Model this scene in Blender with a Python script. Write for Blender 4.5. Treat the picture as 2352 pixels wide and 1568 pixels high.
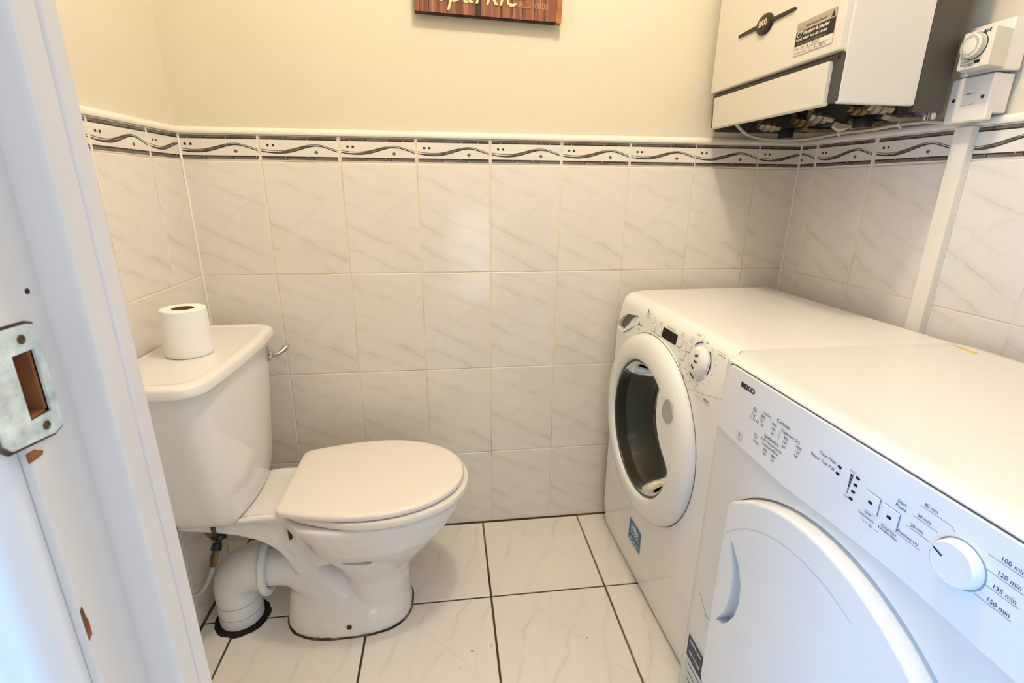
import bpy, bmesh, math, random
from mathutils import Vector, Matrix
random.seed(7)
PI = math.pi
for o in list(bpy.data.objects):
    bpy.data.objects.remove(o)
SC = bpy.context.scene
COL = SC.collection

# ---------------------------------------------------------------- camera
CAM = Vector((-0.1247, -1.4511, 1.1083))
def cam_axes(pit, yaw, rol):
    f = Vector((math.sin(yaw)*math.cos(pit), math.cos(yaw)*math.cos(pit), math.sin(pit)))
    r = f.cross(Vector((0, 0, 1))).normalized()
    u = r.cross(f)
    c, s = math.cos(rol), math.sin(rol)
    return c*r + s*u, -s*r + c*u, f
r_, u_, f_ = cam_axes(-0.3036, 0.1309, 0.0091)
cd = bpy.data.cameras.new('camera')
cam = bpy.data.objects.new('camera', cd)
COL.objects.link(cam)
cam.matrix_world = Matrix(((r_.x, u_.x, -f_.x, CAM.x), (r_.y, u_.y, -f_.y, CAM.y), (r_.z, u_.z, -f_.z, CAM.z), (0, 0, 0, 1)))
cd.sensor_fit = 'HORIZONTAL'
cd.sensor_width = 36
cd.lens = 36*1137.8/2352
cd.clip_start = 0.01
cd.dof.use_dof = True
cd.dof.focus_distance = 1.15
cd.dof.aperture_fstop = 30.0
SC.camera = cam

# ---------------------------------------------------------------- world, lights, exposure
w = bpy.data.worlds.new('world')
SC.world = w
w.use_nodes = True
bg = w.node_tree.nodes['Background']
bg.inputs[0].default_value = (0.62, 0.80, 1.0, 1)
bg.inputs[1].default_value = 0.35

def lamp(name, kind, loc, energy, color, **kw):
    l = bpy.data.lights.new(name, kind)
    l.energy = energy
    l.color = color
    for k, v in kw.items():
        setattr(l, k, v)
    o = bpy.data.objects.new(name, l)
    COL.objects.link(o)
    o.location = loc
    return o
# warm bulb hanging from the ceiling of the little room (above the frame)
lamp('pendant_bulb_light', 'POINT', (0.10, -0.74, 2.38), 17.5, (1.0, 0.85, 0.645), shadow_soft_size=0.06)
# daylight: a low glazed panel behind the photographer, the glazed front door on the hall's left; plus an unseen overhead fill added to the hall
day = lamp('hall_panel_light', 'AREA', (0.14, -3.38, 0.47), 1.3, (0.88, 0.93, 1.0), shape='RECTANGLE', size=0.34, size_y=0.86)
day.rotation_euler = (PI/2, 0, 0)
day2 = lamp('front_door_light', 'AREA', (-1.37, -2.15, 0.95), 23, (0.20, 0.50, 1.0), shape='RECTANGLE', size=0.85, size_y=1.5)
day2.rotation_euler = (PI/2, 0, -PI/2)
day3 = lamp('hall_roof_light', 'AREA', (0.05, -2.35, 2.43), 5, (1.0, 0.97, 0.92), shape='SQUARE', size=0.9)
day4 = lamp('hall_side_window_light', 'AREA', (1.37, -2.55, 0.80), 5.2, (0.90, 0.94, 1.0), shape='RECTANGLE', size=1.3, size_y=1.3)
day4.rotation_euler = (PI/2, 0, PI/2)
VS = SC.view_settings
VS.view_transform = 'Standard'
VS.look = 'None'
VS.exposure = 1.02
VS.gamma = 1.0
VS.use_curve_mapping = False

# ---------------------------------------------------------------- materials
MATS = {}
def mat(name, col, rough=0.5, metal=0.0, spec=0.5, bump=0, bscale=40, coat=0.0, var=0.0, vscale=6.0, trans=0.0, ior=1.45):
    if name in MATS:
        return MATS[name]
    m = bpy.data.materials.new(name)
    m.use_nodes = True
    nt = m.node_tree
    b = nt.nodes['Principled BSDF']
    b.inputs['Base Color'].default_value = (*col, 1)
    b.inputs['Roughness'].default_value = rough
    b.inputs['Metallic'].default_value = metal
    b.inputs['Specular IOR Level'].default_value = spec
    b.inputs['Coat Weight'].default_value = coat
    b.inputs['IOR'].default_value = ior
    b.inputs['Transmission Weight'].default_value = trans
    tc = nt.nodes.new('ShaderNodeTexCoord')
    if var:
        n = nt.nodes.new('ShaderNodeTexNoise')
        n.inputs['Scale'].default_value = vscale
        n.inputs['Detail'].default_value = 5
        nt.links.new(tc.outputs['Object'], n.inputs['Vector'])
        r = nt.nodes.new('ShaderNodeValToRGB')
        r.color_ramp.elements[0].position = 0.3
        r.color_ramp.elements[1].position = 0.7
        r.color_ramp.elements[0].color = (*[c*(1-var) for c in col], 1)
        r.color_ramp.elements[1].color = (*[min(1, c*(1+var*0.4)) for c in col], 1)
        nt.links.new(n.outputs['Fac'], r.inputs['Fac'])
        nt.links.new(r.outputs['Color'], b.inputs['Base Color'])
    if bump:
        n = nt.nodes.new('ShaderNodeTexNoise')
        n.inputs['Scale'].default_value = bscale
        n.inputs['Detail'].default_value = 4
        nt.links.new(tc.outputs['Object'], n.inputs['Vector'])
        bp = nt.nodes.new('ShaderNodeBump')
        bp.inputs['Strength'].default_value = bump
        bp.inputs['Distance'].default_value = 0.002
        nt.links.new(n.outputs['Fac'], bp.inputs['Height'])
        nt.links.new(bp.outputs['Normal'], b.inputs['Normal'])
    MATS[name] = m
    return m

def marble(name, base, vein, rough, lines, along, across, amount, nscale):
    """glazed ceramic printed with thin soft marble veins: each vein follows across = c + slope*along, wandering with noise;
    lines: (c, slope, wander, width, strength); the print comes in a few variants from tile to tile"""
    m = bpy.data.materials.new(name)
    m.use_nodes = True
    nt = m.node_tree
    L = nt.links.new
    b = nt.nodes['Principled BSDF']
    b.inputs['Roughness'].default_value = rough
    tc = nt.nodes.new('ShaderNodeTexCoord')
    oi = nt.nodes.new('ShaderNodeObjectInfo')
    def math_(op, x, y=None, z=None):
        n = nt.nodes.new('ShaderNodeMath')
        n.operation = op
        for i, q in enumerate((x, y, z)):
            if q is None:
                continue
            if isinstance(q, (int, float)):
                n.inputs[i].default_value = q
            else:
                L(q, n.inputs[i])
        return n.outputs[0]
    def noise(scale, detail, wofs, rough_=0.55):
        n = nt.nodes.new('ShaderNodeTexNoise')
        n.noise_dimensions = '4D'
        n.inputs['Scale'].default_value = scale
        n.inputs['Detail'].default_value = detail
        n.inputs['Roughness'].default_value = rough_
        L(tc.outputs['Object'], n.inputs['Vector'])
        L(math_('ADD', var, wofs), n.inputs['W'])
        return n.outputs['Fac']
    def sstep(x, a0, a1, t0, t1):
        n = nt.nodes.new('ShaderNodeMapRange')
        n.interpolation_type = 'SMOOTHSTEP'
        for k, v in (('From Min', a0), ('From Max', a1), ('To Min', t0), ('To Max', t1)):
            if isinstance(v, (int, float)):
                n.inputs[k].default_value = v
            else:
                L(v, n.inputs[k])
        L(x, n.inputs['Value'])
        return n.outputs[0]
    var = math_('MULTIPLY', math_('FLOOR', math_('MULTIPLY', oi.outputs['Random'], 5.0)), 3.17)
    sx = nt.nodes.new('ShaderNodeSeparateXYZ')
    L(tc.outputs['Object'], sx.inputs[0])
    al, ac = sx.outputs[along], sx.outputs[across]
    prev = None
    for i, (c, slope, wander, width, strength) in enumerate(lines):
        n1 = noise(nscale, 5, i*7.7)
        off = math_('MULTIPLY_ADD', math_('SUBTRACT', n1, 0.5), wander*2, c)
        d = math_('ABSOLUTE', math_('SUBTRACT', ac, math_('MULTIPLY_ADD', al, slope, off)))
        fade = sstep(noise(nscale*1.1, 2, i*5.1+40), 0.36, 0.62, 0.15, 1.0)
        k = math_('MULTIPLY', sstep(d, 0.0, width*1.5, strength*0.85, 0.0), fade)
        # a wide faint band of vein colour beside the vein
        k2 = math_('MULTIPLY', sstep(d, 0.0, width*8, strength*0.30, 0.0), fade)
        k = math_('MAXIMUM', k, k2)
        prev = k if prev is None else math_('MAXIMUM', prev, k)
    cloud = sstep(noise(nscale*0.6, 3, 90), 0.40, 0.72, 0.0, 0.14)
    fac = math_('MULTIPLY', math_('ADD', prev, cloud), amount)
    mix = nt.nodes.new('ShaderNodeMix')
    mix.data_type = 'RGBA'
    mix.inputs['A'].default_value = (*base, 1)
    mix.inputs['B'].default_value = (*vein, 1)
    L(fac, mix.inputs['Factor'])
    L(mix.outputs['Result'], b.inputs['Base Color'])
    # slightly wavy glaze
    gn = nt.nodes.new('ShaderNodeTexNoise')
    gn.inputs['Scale'].default_value = 9
    L(tc.outputs['Object'], gn.inputs['Vector'])
    bp = nt.nodes.new('ShaderNodeBump')
    bp.inputs['Strength'].default_value = 0.12
    bp.inputs['Distance'].default_value = 0.004
    L(gn.outputs['Fac'], bp.inputs['Height'])
    L(bp.outputs['Normal'], b.inputs['Normal'])
    return m

def ramp_mat(name, stops, rough, vec_scale, nscale, detail=5, spec=0.5, pos=(0.3, 0.7), bump=0.0):
    """noise driven two or three colour material on stretched object coordinates"""
    m = bpy.data.materials.new(name)
    m.use_nodes = True
    nt = m.node_tree
    L = nt.links.new
    b = nt.nodes['Principled BSDF']
    b.inputs['Roughness'].default_value = rough
    b.inputs['Specular IOR Level'].default_value = spec
    tc = nt.nodes.new('ShaderNodeTexCoord')
    mp = nt.nodes.new('ShaderNodeMapping')
    mp.inputs['Scale'].default_value = vec_scale
    L(tc.outputs['Object'], mp.inputs['Vector'])
    n = nt.nodes.new('ShaderNodeTexNoise')
    n.inputs['Scale'].default_value = nscale
    n.inputs['Detail'].default_value = detail
    L(mp.outputs[0], n.inputs['Vector'])
    r = nt.nodes.new('ShaderNodeValToRGB')
    e = r.color_ramp.elements
    while len(e) < len(stops):
        e.new(0.5)
    for i, c in enumerate(stops):
        e[i].position = pos[0] + (pos[1]-pos[0])*i/(len(stops)-1)
        e[i].color = (*c, 1)
    L(n.outputs['Fac'], r.inputs['Fac'])
    L(r.outputs['Color'], b.inputs['Base Color'])
    if bump:
        bp = nt.nodes.new('ShaderNodeBump')
        bp.inputs['Strength'].default_value = bump
        bp.inputs['Distance'].default_value = 0.002
        L(n.outputs['Fac'], bp.inputs['Height'])
        L(bp.outputs['Normal'], b.inputs['Normal'])
    MATS[name] = m
    return m

M_PAINT = mat('cream_wall_paint', (0.69, 0.635, 0.51), 0.75, bump=0.15, bscale=60, spec=0.25)
M_CEIL = mat('ceiling_paint', (0.85, 0.83, 0.78), 0.85)
M_HALL = mat('hall_wall_paint', (0.66, 0.58, 0.48), 0.8)
M_WTILE = marble('wall_tile_marble_glaze', (0.77, 0.73, 0.67), (0.34, 0.30, 0.255), 0.11,
                 [(0.075, -0.42, 0.030, 0.0027, 0.8), (-0.060, -0.52, 0.022, 0.0032, 1.0), (0.000, -0.36, 0.035, 0.0016, 0.5), (-0.120, -0.45, 0.030, 0.0026, 0.8), (0.125, -0.30, 0.020, 0.0018, 0.6), (0.005, 0.75, 0.035, 0.0022, 0.45)],
                 'X', 'Z', 0.43, 11)
M_BTILE = mat('border_tile_glaze', (0.77, 0.73, 0.68), 0.11)
M_FTILE = marble('floor_tile_marble_glaze', (0.78, 0.74, 0.68), (0.30, 0.285, 0.265), 0.24,
                 [(-0.10, 0.34, 0.050, 0.0020, 0.9), (0.02, 0.50, 0.055, 0.0022, 1.0), (0.12, 0.28, 0.045, 0.0018, 0.7), (0.06, -0.95, 0.050, 0.0017, 0.55), (-0.04, 0.20, 0.060, 0.0015, 0.5)],
                 'Y', 'X', 0.40, 8)
M_GROUT = ramp_mat('pale_wall_grout', [(0.42, 0.27, 0.09), (0.70, 0.60, 0.42), (0.80, 0.72, 0.55)], 0.85, (1, 1, 1), 5.0, pos=(0.30, 0.55))
M_FGROUT = ramp_mat('dirty_floor_grout', [(0.018, 0.012, 0.007), (0.09, 0.058, 0.024), (0.27, 0.175, 0.06)], 0.9, (1, 1, 1), 4.5)
M_TRIM = mat('cream_dado_trim', (0.86, 0.82, 0.72), 0.3)
M_DARK = mat('border_print_dark', (0.030, 0.023, 0.016), 0.25)
M_STRIP = ramp_mat('border_print_grey_streaks', [(0.05, 0.042, 0.033), (0.16, 0.138, 0.112), (0.28, 0.245, 0.20)], 0.25, (14, 60, 150), 1.0)
M_OLIVE = mat('border_print_olive', (0.16, 0.125, 0.07), 0.25)
M_LEAF = ramp_mat('border_print_slate', [(0.06, 0.052, 0.047), (0.20, 0.175, 0.16)], 0.25, (40, 90, 150), 1.0)
M_CERAM = mat('white_glazed_ceramic', (0.80, 0.79, 0.775), 0.09, coat=0.3)
M_SEAT = mat('white_seat_plastic', (0.82, 0.775, 0.725), 0.28)
M_CHROME = mat('dull_chrome', (0.55, 0.55, 0.54), 0.22, metal=1.0)
M_RUST = mat('rusty_steel', (0.10, 0.045, 0.022), 0.7, var=0.6, vscale=90)
M_PIPE = mat('white_soil_pipe_plastic', (0.80, 0.815, 0.82), 0.35)
M_PAPER = mat('toilet_paper', (0.87, 0.86, 0.84), 0.95, bump=0.06, bscale=220, spec=0.1)
M_CARD = mat('brown_cardboard', (0.19, 0.10, 0.04), 0.9)
M_ENAM = mat('white_enamel', (0.84, 0.835, 0.815), 0.17, coat=0.2)
M_PLAST = mat('white_appliance_plastic', (0.82, 0.815, 0.80), 0.24)
M_SEAM = mat('dark_seam', (0.12, 0.11, 0.10), 0.7)
M_BLACK = mat('black_plastic', (0.012, 0.012, 0.013), 0.3)
M_LCD = mat('dark_display_glass', (0.010, 0.008, 0.004), 0.5, spec=0.2)
M_INK = mat('black_print', (0.010, 0.010, 0.012), 0.5)
M_INKG = mat('grey_print', (0.16, 0.14, 0.11), 0.5)
M_NAVY = mat('navy_print', (0.02, 0.03, 0.09), 0.45)
M_VIOLET = mat('violet_print', (0.028, 0.012, 0.13), 0.45)
M_GREYP = mat('warm_grey_plastic', (0.42, 0.41, 0.35), 0.4)
M_DGREY = mat('boiler_dark_grey_case', (0.060, 0.056, 0.050), 0.45)
M_WHITEB = mat('boiler_cream_white_enamel', (0.70, 0.67, 0.595), 0.28)
M_WHITES = mat('boiler_side_white_enamel', (0.70, 0.68, 0.64), 0.32)
M_RUBBER = mat('grey_gasket_rubber', (0.13, 0.135, 0.13), 0.4)
M_STEEL = mat('drum_stainless_steel', (0.30, 0.29, 0.28), 0.45, metal=0.6)
M_DRUMD = mat('drum_shadow_steel', (0.045, 0.042, 0.038), 0.5)
M_GLASS = bpy.data.materials.new('smoked_door_glass')
M_GLASS.use_nodes = True
_nt = M_GLASS.node_tree
_nt.nodes.remove(_nt.nodes['Principled BSDF'])
_tr = _nt.nodes.new('ShaderNodeBsdfTransparent')
_tr.inputs[0].default_value = (0.74, 0.75, 0.69, 1)
_gl = _nt.nodes.new('ShaderNodeBsdfGlossy')
_gl.inputs['Roughness'].default_value = 0.03
_fr = _nt.nodes.new('ShaderNodeFresnel')
_fr.inputs[0].default_value = 1.16
_mx = _nt.nodes.new('ShaderNodeMixShader')
_nt.links.new(_fr.outputs[0], _mx.inputs[0])
_nt.links.new(_tr.outputs[0], _mx.inputs[1])
_nt.links.new(_gl.outputs[0], _mx.inputs[2])
_nt.links.new(_mx.outputs[0], _nt.nodes['Material Output'].inputs[0])
M_BLUE = mat('blue_sticker', (0.006, 0.12, 0.30), 0.4)
M_NAVYS = mat('navy_sticker', (0.008, 0.010, 0.045), 0.35)
M_TEAL = mat('teal_sticker_edge', (0.02, 0.22, 0.42), 0.35)
M_WHITEP = mat('white_print', (0.85, 0.85, 0.83), 0.5)
M_YELLOW = mat('yellow_sticker', (0.72, 0.48, 0.13), 0.5)
M_BRASS = mat('tarnished_brass', (0.22, 0.15, 0.075), 0.38, metal=0.9, var=0.5, vscale=50)
M_NICKEL = mat('dirty_nickel_fitting', (0.42, 0.37, 0.29), 0.33, metal=0.9, var=0.4, vscale=60)
M_CABLE = mat('cream_cable', (0.70, 0.62, 0.47), 0.45)
M_BOXW = mat('spur_white_plastic', (0.85, 0.78, 0.71), 0.35)
M_TIMER = mat('timer_cream_plastic', (0.78, 0.72, 0.60), 0.35)
M_SILVER = mat('sticker_silver', (0.42, 0.36, 0.27), 0.4)
M_WOODP = ramp_mat('plaque_planks_print', [(0.045, 0.012, 0.006), (0.20, 0.062, 0.022), (0.36, 0.17, 0.085)], 0.55, (60, 1, 2.0), 1.0, pos=(0.30, 0.72))
M_WOODD = mat('plaque_dark_gap', (0.022, 0.010, 0.005), 0.6)
M_WOODE = ramp_mat('plaque_edge_wood', [(0.25, 0.085, 0.012), (0.42, 0.17, 0.03)], 0.6, (1, 1, 20), 2.0)
M_CREAMP = mat('plaque_lettering', (0.80, 0.58, 0.30), 0.6)
M_DOORP = mat('white_gloss_wood_paint', (0.70, 0.665, 0.64), 0.3, bump=0.12, bscale=22)
M_ARCH = mat('white_architrave_paint', (0.76, 0.77, 0.79), 0.35)
M_PLATE = mat('paint_smeared_metal', (0.70, 0.76, 0.72), 0.45, var=0.35, vscale=120, bump=0.5, bscale=180)
M_RAWW = ramp_mat('raw_mortise_wood', [(0.11, 0.030, 0.007), (0.34, 0.13, 0.04)], 0.85, (1, 1, 1), 60)
M_SCREW = mat('oxidised_screw', (0.13, 0.10, 0.05), 0.45, metal=0.8)
M_SEAL = ramp_mat('dirty_sealant', [(0.015, 0.008, 0.005), (0.09, 0.05, 0.025), (0.30, 0.25, 0.19)], 0.85, (1, 1, 1), 26)
M_HOLE = mat('dark_floor_hole', (0.016, 0.008, 0.005), 0.95, bump=0.6, bscale=120)
M_BRAID = ramp_mat('braided_steel_hose', [(0.26, 0.25, 0.24), (0.50, 0.49, 0.47)], 0.35, (1, 1, 1), 900, pos=(0.35, 0.65))
M_LINT = mat('dark_lint', (0.03, 0.022, 0.014), 0.9)

# ---------------------------------------------------------------- helpers
def finish(name, bm, m, parent=None, smooth=35, link=True, wn=True):
    bmesh.ops.recalc_face_normals(bm, faces=bm.faces)
    me = bpy.data.meshes.new(name)
    bm.to_mesh(me)
    bm.free()
    for x in (m if isinstance(m, (list, tuple)) else [m]):
        me.materials.append(x)
    if smooth:
        me.shade_smooth()
        me.set_sharp_from_angle(angle=math.radians(smooth))
    o = bpy.data.objects.new(name, me)
    if smooth and wn:
        md_ = o.modifiers.new('wn', 'WEIGHTED_NORMAL')
        md_.keep_sharp = True
    if link:
        COL.objects.link(o)
    if parent is not None:
        adopt(o, parent)
    return o

def adopt(o, parent):
    """keep world coordinates: things' origins are only translated"""
    o.parent = parent
    off = Vector((0, 0, 0))
    p = parent
    while p is not None:
        off += p.location
        p = p.parent
    if parent.type == 'MESH':
        off = Vector(parent['off']) if 'off' in parent else Vector((0, 0, 0))
    o.matrix_parent_inverse = Matrix.Translation(-off)

def thing(name, label, cat, loc, group=None):
    o = bpy.data.objects.new(name, None)
    o.empty_display_size = 0.05
    COL.objects.link(o)
    o.location = loc
    o['label'] = label
    o['category'] = cat
    if group:
        o['group'] = group
    return o
def tag(o, label, cat, group=None):
    o['label'] = label
    o['category'] = cat
    if group:
        o['group'] = group
    return o
def struct(name, bm, m, smooth=35):
    o = finish(name, bm, m, None, smooth)
    o['kind'] = 'structure'
    return o

def box(bm, x0, x1, y0, y1, z0, z1, bev=0, seg=2):
    vs = [bm.verts.new((x, y, z)) for x in (x0, x1) for y in (y0, y1) for z in (z0, z1)]
    fs = [bm.faces.new([vs[i] for i in f]) for f in ((0, 1, 3, 2), (4, 6, 7, 5), (0, 4, 5, 1), (2, 3, 7, 6), (0, 2, 6, 4), (1, 5, 7, 3))]
    if bev:
        es = list({e for f in fs for e in f.edges})
        bmesh.ops.bevel(bm, geom=es, offset=bev, segments=seg, affect='EDGES', profile=0.5)
    return fs
def B(*a, **k):
    bm = bmesh.new()
    box(bm, *a, **k)
    return bm

def prism(bm, pts, axis, a0, a1, mi=0):
    """polygon in the two other axes (in x,y,z order) extruded along axis"""
    def mk(p, a):
        q = list(p)
        q.insert('xyz'.index(axis), a)
        return bm.verts.new(q)
    A = [mk(p, a0) for p in pts]
    Bv = [mk(p, a1) for p in pts]
    n = len(pts)
    fs = [bm.faces.new(A), bm.faces.new(Bv[::-1])]
    for i in range(n):
        fs.append(bm.faces.new((A[i], Bv[i], Bv[(i+1) % n], A[(i+1) % n])))
    for f in fs:
        f.material_index = mi
    return fs
def bevel_all(bm, off, seg=2, ang=30):
    bmesh.ops.recalc_face_normals(bm, faces=bm.faces)
    es = [e for e in bm.edges if len(e.link_faces) == 2 and e.calc_face_angle(0) > math.radians(ang)]
    bmesh.ops.bevel(bm, geom=es, offset=off, segments=seg, affect='EDGES', profile=0.5)
def bevel_if(bm, fn, off, seg=3):
    es = [e for e in bm.edges if fn(e.verts[0].co, e.verts[1].co)]
    if es:
        bmesh.ops.bevel(bm, geom=es, offset=off, segments=seg, affect='EDGES', profile=0.5)

def frame_of(d):
    d = Vector(d).normalized()
    a = Vector((0, 0, 1)) if abs(d.z) < 0.9 else Vector((1, 0, 0))
    e1 = d.cross(a).normalized()
    return e1, d.cross(e1), d

def lathe(bm, prof, c, d, seg=32, mi=0, sx=1.0, sy=1.0, cap=True):
    """prof: list of (t along axis, radius)"""
    e1, e2, d = frame_of(d)
    c = Vector(c)
    rings = []
    for t, r in prof:
        if r < 1e-6:
            rings.append([bm.verts.new(c + d*t)])
        else:
            rings.append([bm.verts.new(c + d*t + e1*(r*sx*math.cos(2*PI*i/seg)) + e2*(r*sy*math.sin(2*PI*i/seg))) for i in range(seg)])
    skin_rings(bm, rings, mi, cap)
def skin_rings(bm, rings, mi=0, cap=True):
    for a, b in zip(rings, rings[1:]):
        if len(a) == 1 and len(b) == 1:
            continue
        n = max(len(a), len(b))
        for i in range(n):
            j = (i+1) % n
            if len(a) == 1:
                f = bm.faces.new((a[0], b[i], b[j]))
            elif len(b) == 1:
                f = bm.faces.new((a[i], b[0], a[j]))
            else:
                f = bm.faces.new((a[i], b[i], b[j], a[j]))
            f.material_index = mi
    if cap:
        for rg in (rings[0], rings[-1]):
            if len(rg) > 2:
                bm.faces.new(rg).material_index = mi
def loft(bm, rings, cap=True, mi=0):
    skin_rings(bm, [[bm.verts.new(p) for p in r] for r in rings], mi, cap)

def tube(bm, pts, rad, seg=12, mi=0, smooth_n=0):
    pts = [Vector(p) for p in pts]
    rad = rad if isinstance(rad, (list, tuple)) else [rad]*len(pts)
    if smooth_n:
        P, Rr = [], []
        n = len(pts)
        for i in range(n-1):
            p0, p1, p2, p3 = pts[max(i-1, 0)], pts[i], pts[i+1], pts[min(i+2, n-1)]
            for k in range(smooth_n):
                t = k/smooth_n
                P.append(0.5*((2*p1) + (p2-p0)*t + (2*p0-5*p1+4*p2-p3)*t*t + (3*p1-p0-3*p2+p3)*t**3))
                Rr.append(rad[i]*(1-t) + rad[i+1]*t)
        P.append(pts[-1]); Rr.append(rad[-1])
        pts, rad = P, Rr
    rings = []
    prev = None
    for i, p in enumerate(pts):
        d = (pts[min(i+1, len(pts)-1)] - pts[max(i-1, 0)]).normalized()
        if prev is None:
            e1, e2, _ = frame_of(d)
        else:
            e1 = (prev - d*prev.dot(d)).normalized()
            e2 = d.cross(e1)
        prev = e1
        rings.append([bm.verts.new(p + e1*(rad[i]*math.cos(2*PI*k/seg)) + e2*(rad[i]*math.sin(2*PI*k/seg))) for k in range(seg)])
    skin_rings(bm, rings, mi)

def eval_mesh(o):
    dg = bpy.context.evaluated_depsgraph_get()
    dg.update()
    me = bpy.data.meshes.new_from_object(o.evaluated_get(dg), depsgraph=dg)
    old = o.data
    o.modifiers.clear()
    o.data = me
    me.name = old.name
    bpy.data.meshes.remove(old)
def cut(o, bm, smooth=35):
    """carve the closed shape bm out of o"""
    bmesh.ops.recalc_face_normals(bm, faces=bm.faces)
    me = bpy.data.meshes.new('cutter')
    bm.to_mesh(me)
    bm.free()
    c = bpy.data.objects.new('cutter', me)
    COL.objects.link(c)
    o.modifiers.clear()
    md = o.modifiers.new('cut', 'BOOLEAN')
    md.operation = 'DIFFERENCE'
    md.solver = 'EXACT'
    md.object = c
    eval_mesh(o)
    bpy.data.objects.remove(c)
    bpy.data.meshes.remove(me)
    o.data.shade_smooth()
    o.data.set_sharp_from_angle(angle=math.radians(smooth))
    if smooth < 60:
        o.modifiers.new('wn', 'WEIGHTED_NORMAL').keep_sharp = True

def add_text(bm, s, size, M, mi=0, align='LEFT', ext=0.0, sx=1.0, shear=0.0, bold=0.0, spacing=1.0):
    cu = bpy.data.curves.new('txt', 'FONT')
    cu.body = s
    cu.size = size
    cu.align_x = align
    cu.align_y = 'CENTER'
    cu.extrude = ext
    cu.shear = shear
    cu.offset = bold
    cu.resolution_u = 2
    cu.space_character = spacing
    o = bpy.data.objects.new('txt', cu)
    COL.objects.link(o)
    dg = bpy.context.evaluated_depsgraph_get()
    dg.update()
    me = bpy.data.meshes.new_from_object(o.evaluated_get(dg), depsgraph=dg)
    bpy.data.objects.remove(o)
    me.transform(M @ Matrix.Diagonal((sx, 1, 1, 1)))
    n = len(bm.faces)
    bm.from_mesh(me)
    bm.faces.ensure_lookup_table()
    for f in bm.faces[n:]:
        f.material_index = mi
    bpy.data.meshes.remove(me)
    bpy.data.curves.remove(cu)

def face_x(x, y, z, rot=0.0, tilt=0.0):
    """matrix of a page facing -x: page right = -y, page up = +z; tilt leans its top towards +x"""
    M = Matrix(((0, 0, -1, x), (-1, 0, 0, y), (0, 1, 0, z), (0, 0, 0, 1)))
    return M @ Matrix.Rotation(-tilt, 4, 'X') @ Matrix.Rotation(rot, 4, 'Z')
def face_y(x, y, z, rot=0.0):
    """page facing -y: right = +x, up = +z"""
    M = Matrix(((1, 0, 0, x), (0, 0, -1, y), (0, 1, 0, z), (0, 0, 0, 1)))
    return M @ Matrix.Rotation(rot, 4, 'Z')
def flat(bm, M, pts, mi=0, th=0.0):
    vs = [bm.verts.new(M @ Vector((p[0], p[1], th))) for p in pts]
    f = bm.faces.new(vs)
    f.material_index = mi
    return f
def rect(bm, M, u0, u1, v0, v1, mi=0, th=0.0):
    return flat(bm, M, ((u0, v0), (u1, v0), (u1, v1), (u0, v1)), mi, th)
def stroke(bm, M, pts, wd, mi=0, th=0.0, closed=False):
    pts = [Vector((p[0], p[1])) for p in pts]
    n = len(pts)
    L, R = [], []
    for i, p in enumerate(pts):
        if closed:
            d = pts[(i+1) % n] - pts[i-1]
        else:
            d = pts[min(i+1, n-1)] - pts[max(i-1, 0)]
        d.normalize()
        q = Vector((-d.y, d.x))*wd/2
        L.append(p+q); R.append(p-q)
    for i in range(n if closed else n-1):
        j = (i+1) % n
        flat(bm, M, (L[i], R[i], R[j], L[j]), mi, th)
def arc(cx, cy, r, a0, a1, n=14, ry=None):
    ry = r if ry is None else ry
    return [(cx + r*math.cos(math.radians(a0+(a1-a0)*i/n)), cy + ry*math.sin(math.radians(a0+(a1-a0)*i/n))) for i in range(n+1)]
def rrect(cx, cy, hw, hh, r, n=4):
    out = []
    for sx, sy, a in ((1, 1, 0), (-1, 1, 90), (-1, -1, 180), (1, -1, 270)):
        out += arc(cx+sx*(hw-r), cy+sy*(hh-r), r, a, a+90, n)
    return out

# ================================================================ SETTING
XL, XR = -0.7940, 0.9285
YF = -1.222            # room side of the front (door) wall
ZC = 2.45
ZROW = [0.0, 0.2715, 0.566, 0.8667, 1.1646, 1.2312]
PL = 0.006             # tile thickness in front of the plaster
# back wall
struct_back = struct('wall_back', B(XL-0.1, XR+0.1, PL, PL+0.12, -0.02, ZC), M_PAINT)
struct_left = struct('wall_left', B(XL-PL-0.12, XL-PL, YF-0.13, PL, -0.02, ZC), M_PAINT)
struct_right = struct('wall_right', B(XR+PL, XR+PL+0.12, YF-0.13, PL, -0.02, ZC), M_PAINT)
JX = -0.276            # lining plane of the left jamb
DX1 = 0.50             # right side of the doorway
bm = bmesh.new()
box(bm, XL-PL, JX-0.022, YF-0.06, YF, -0.02, ZC)
box(bm, DX1, XR+PL, YF-0.06, YF, -0.02, ZC)
box(bm, JX-0.022, DX1, YF-0.06, YF, 2.02, ZC)
struct('wall_front', bm, M_PAINT)
struct('ceiling', B(XL-0.2, XR+0.2, -3.6, 0.13, ZC, ZC+0.06), M_CEIL)
floor = struct('floor', B(XL-0.1, XR+0.1, -3.6, 0.1, -0.06, -0.003), M_FGROUT)
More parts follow.
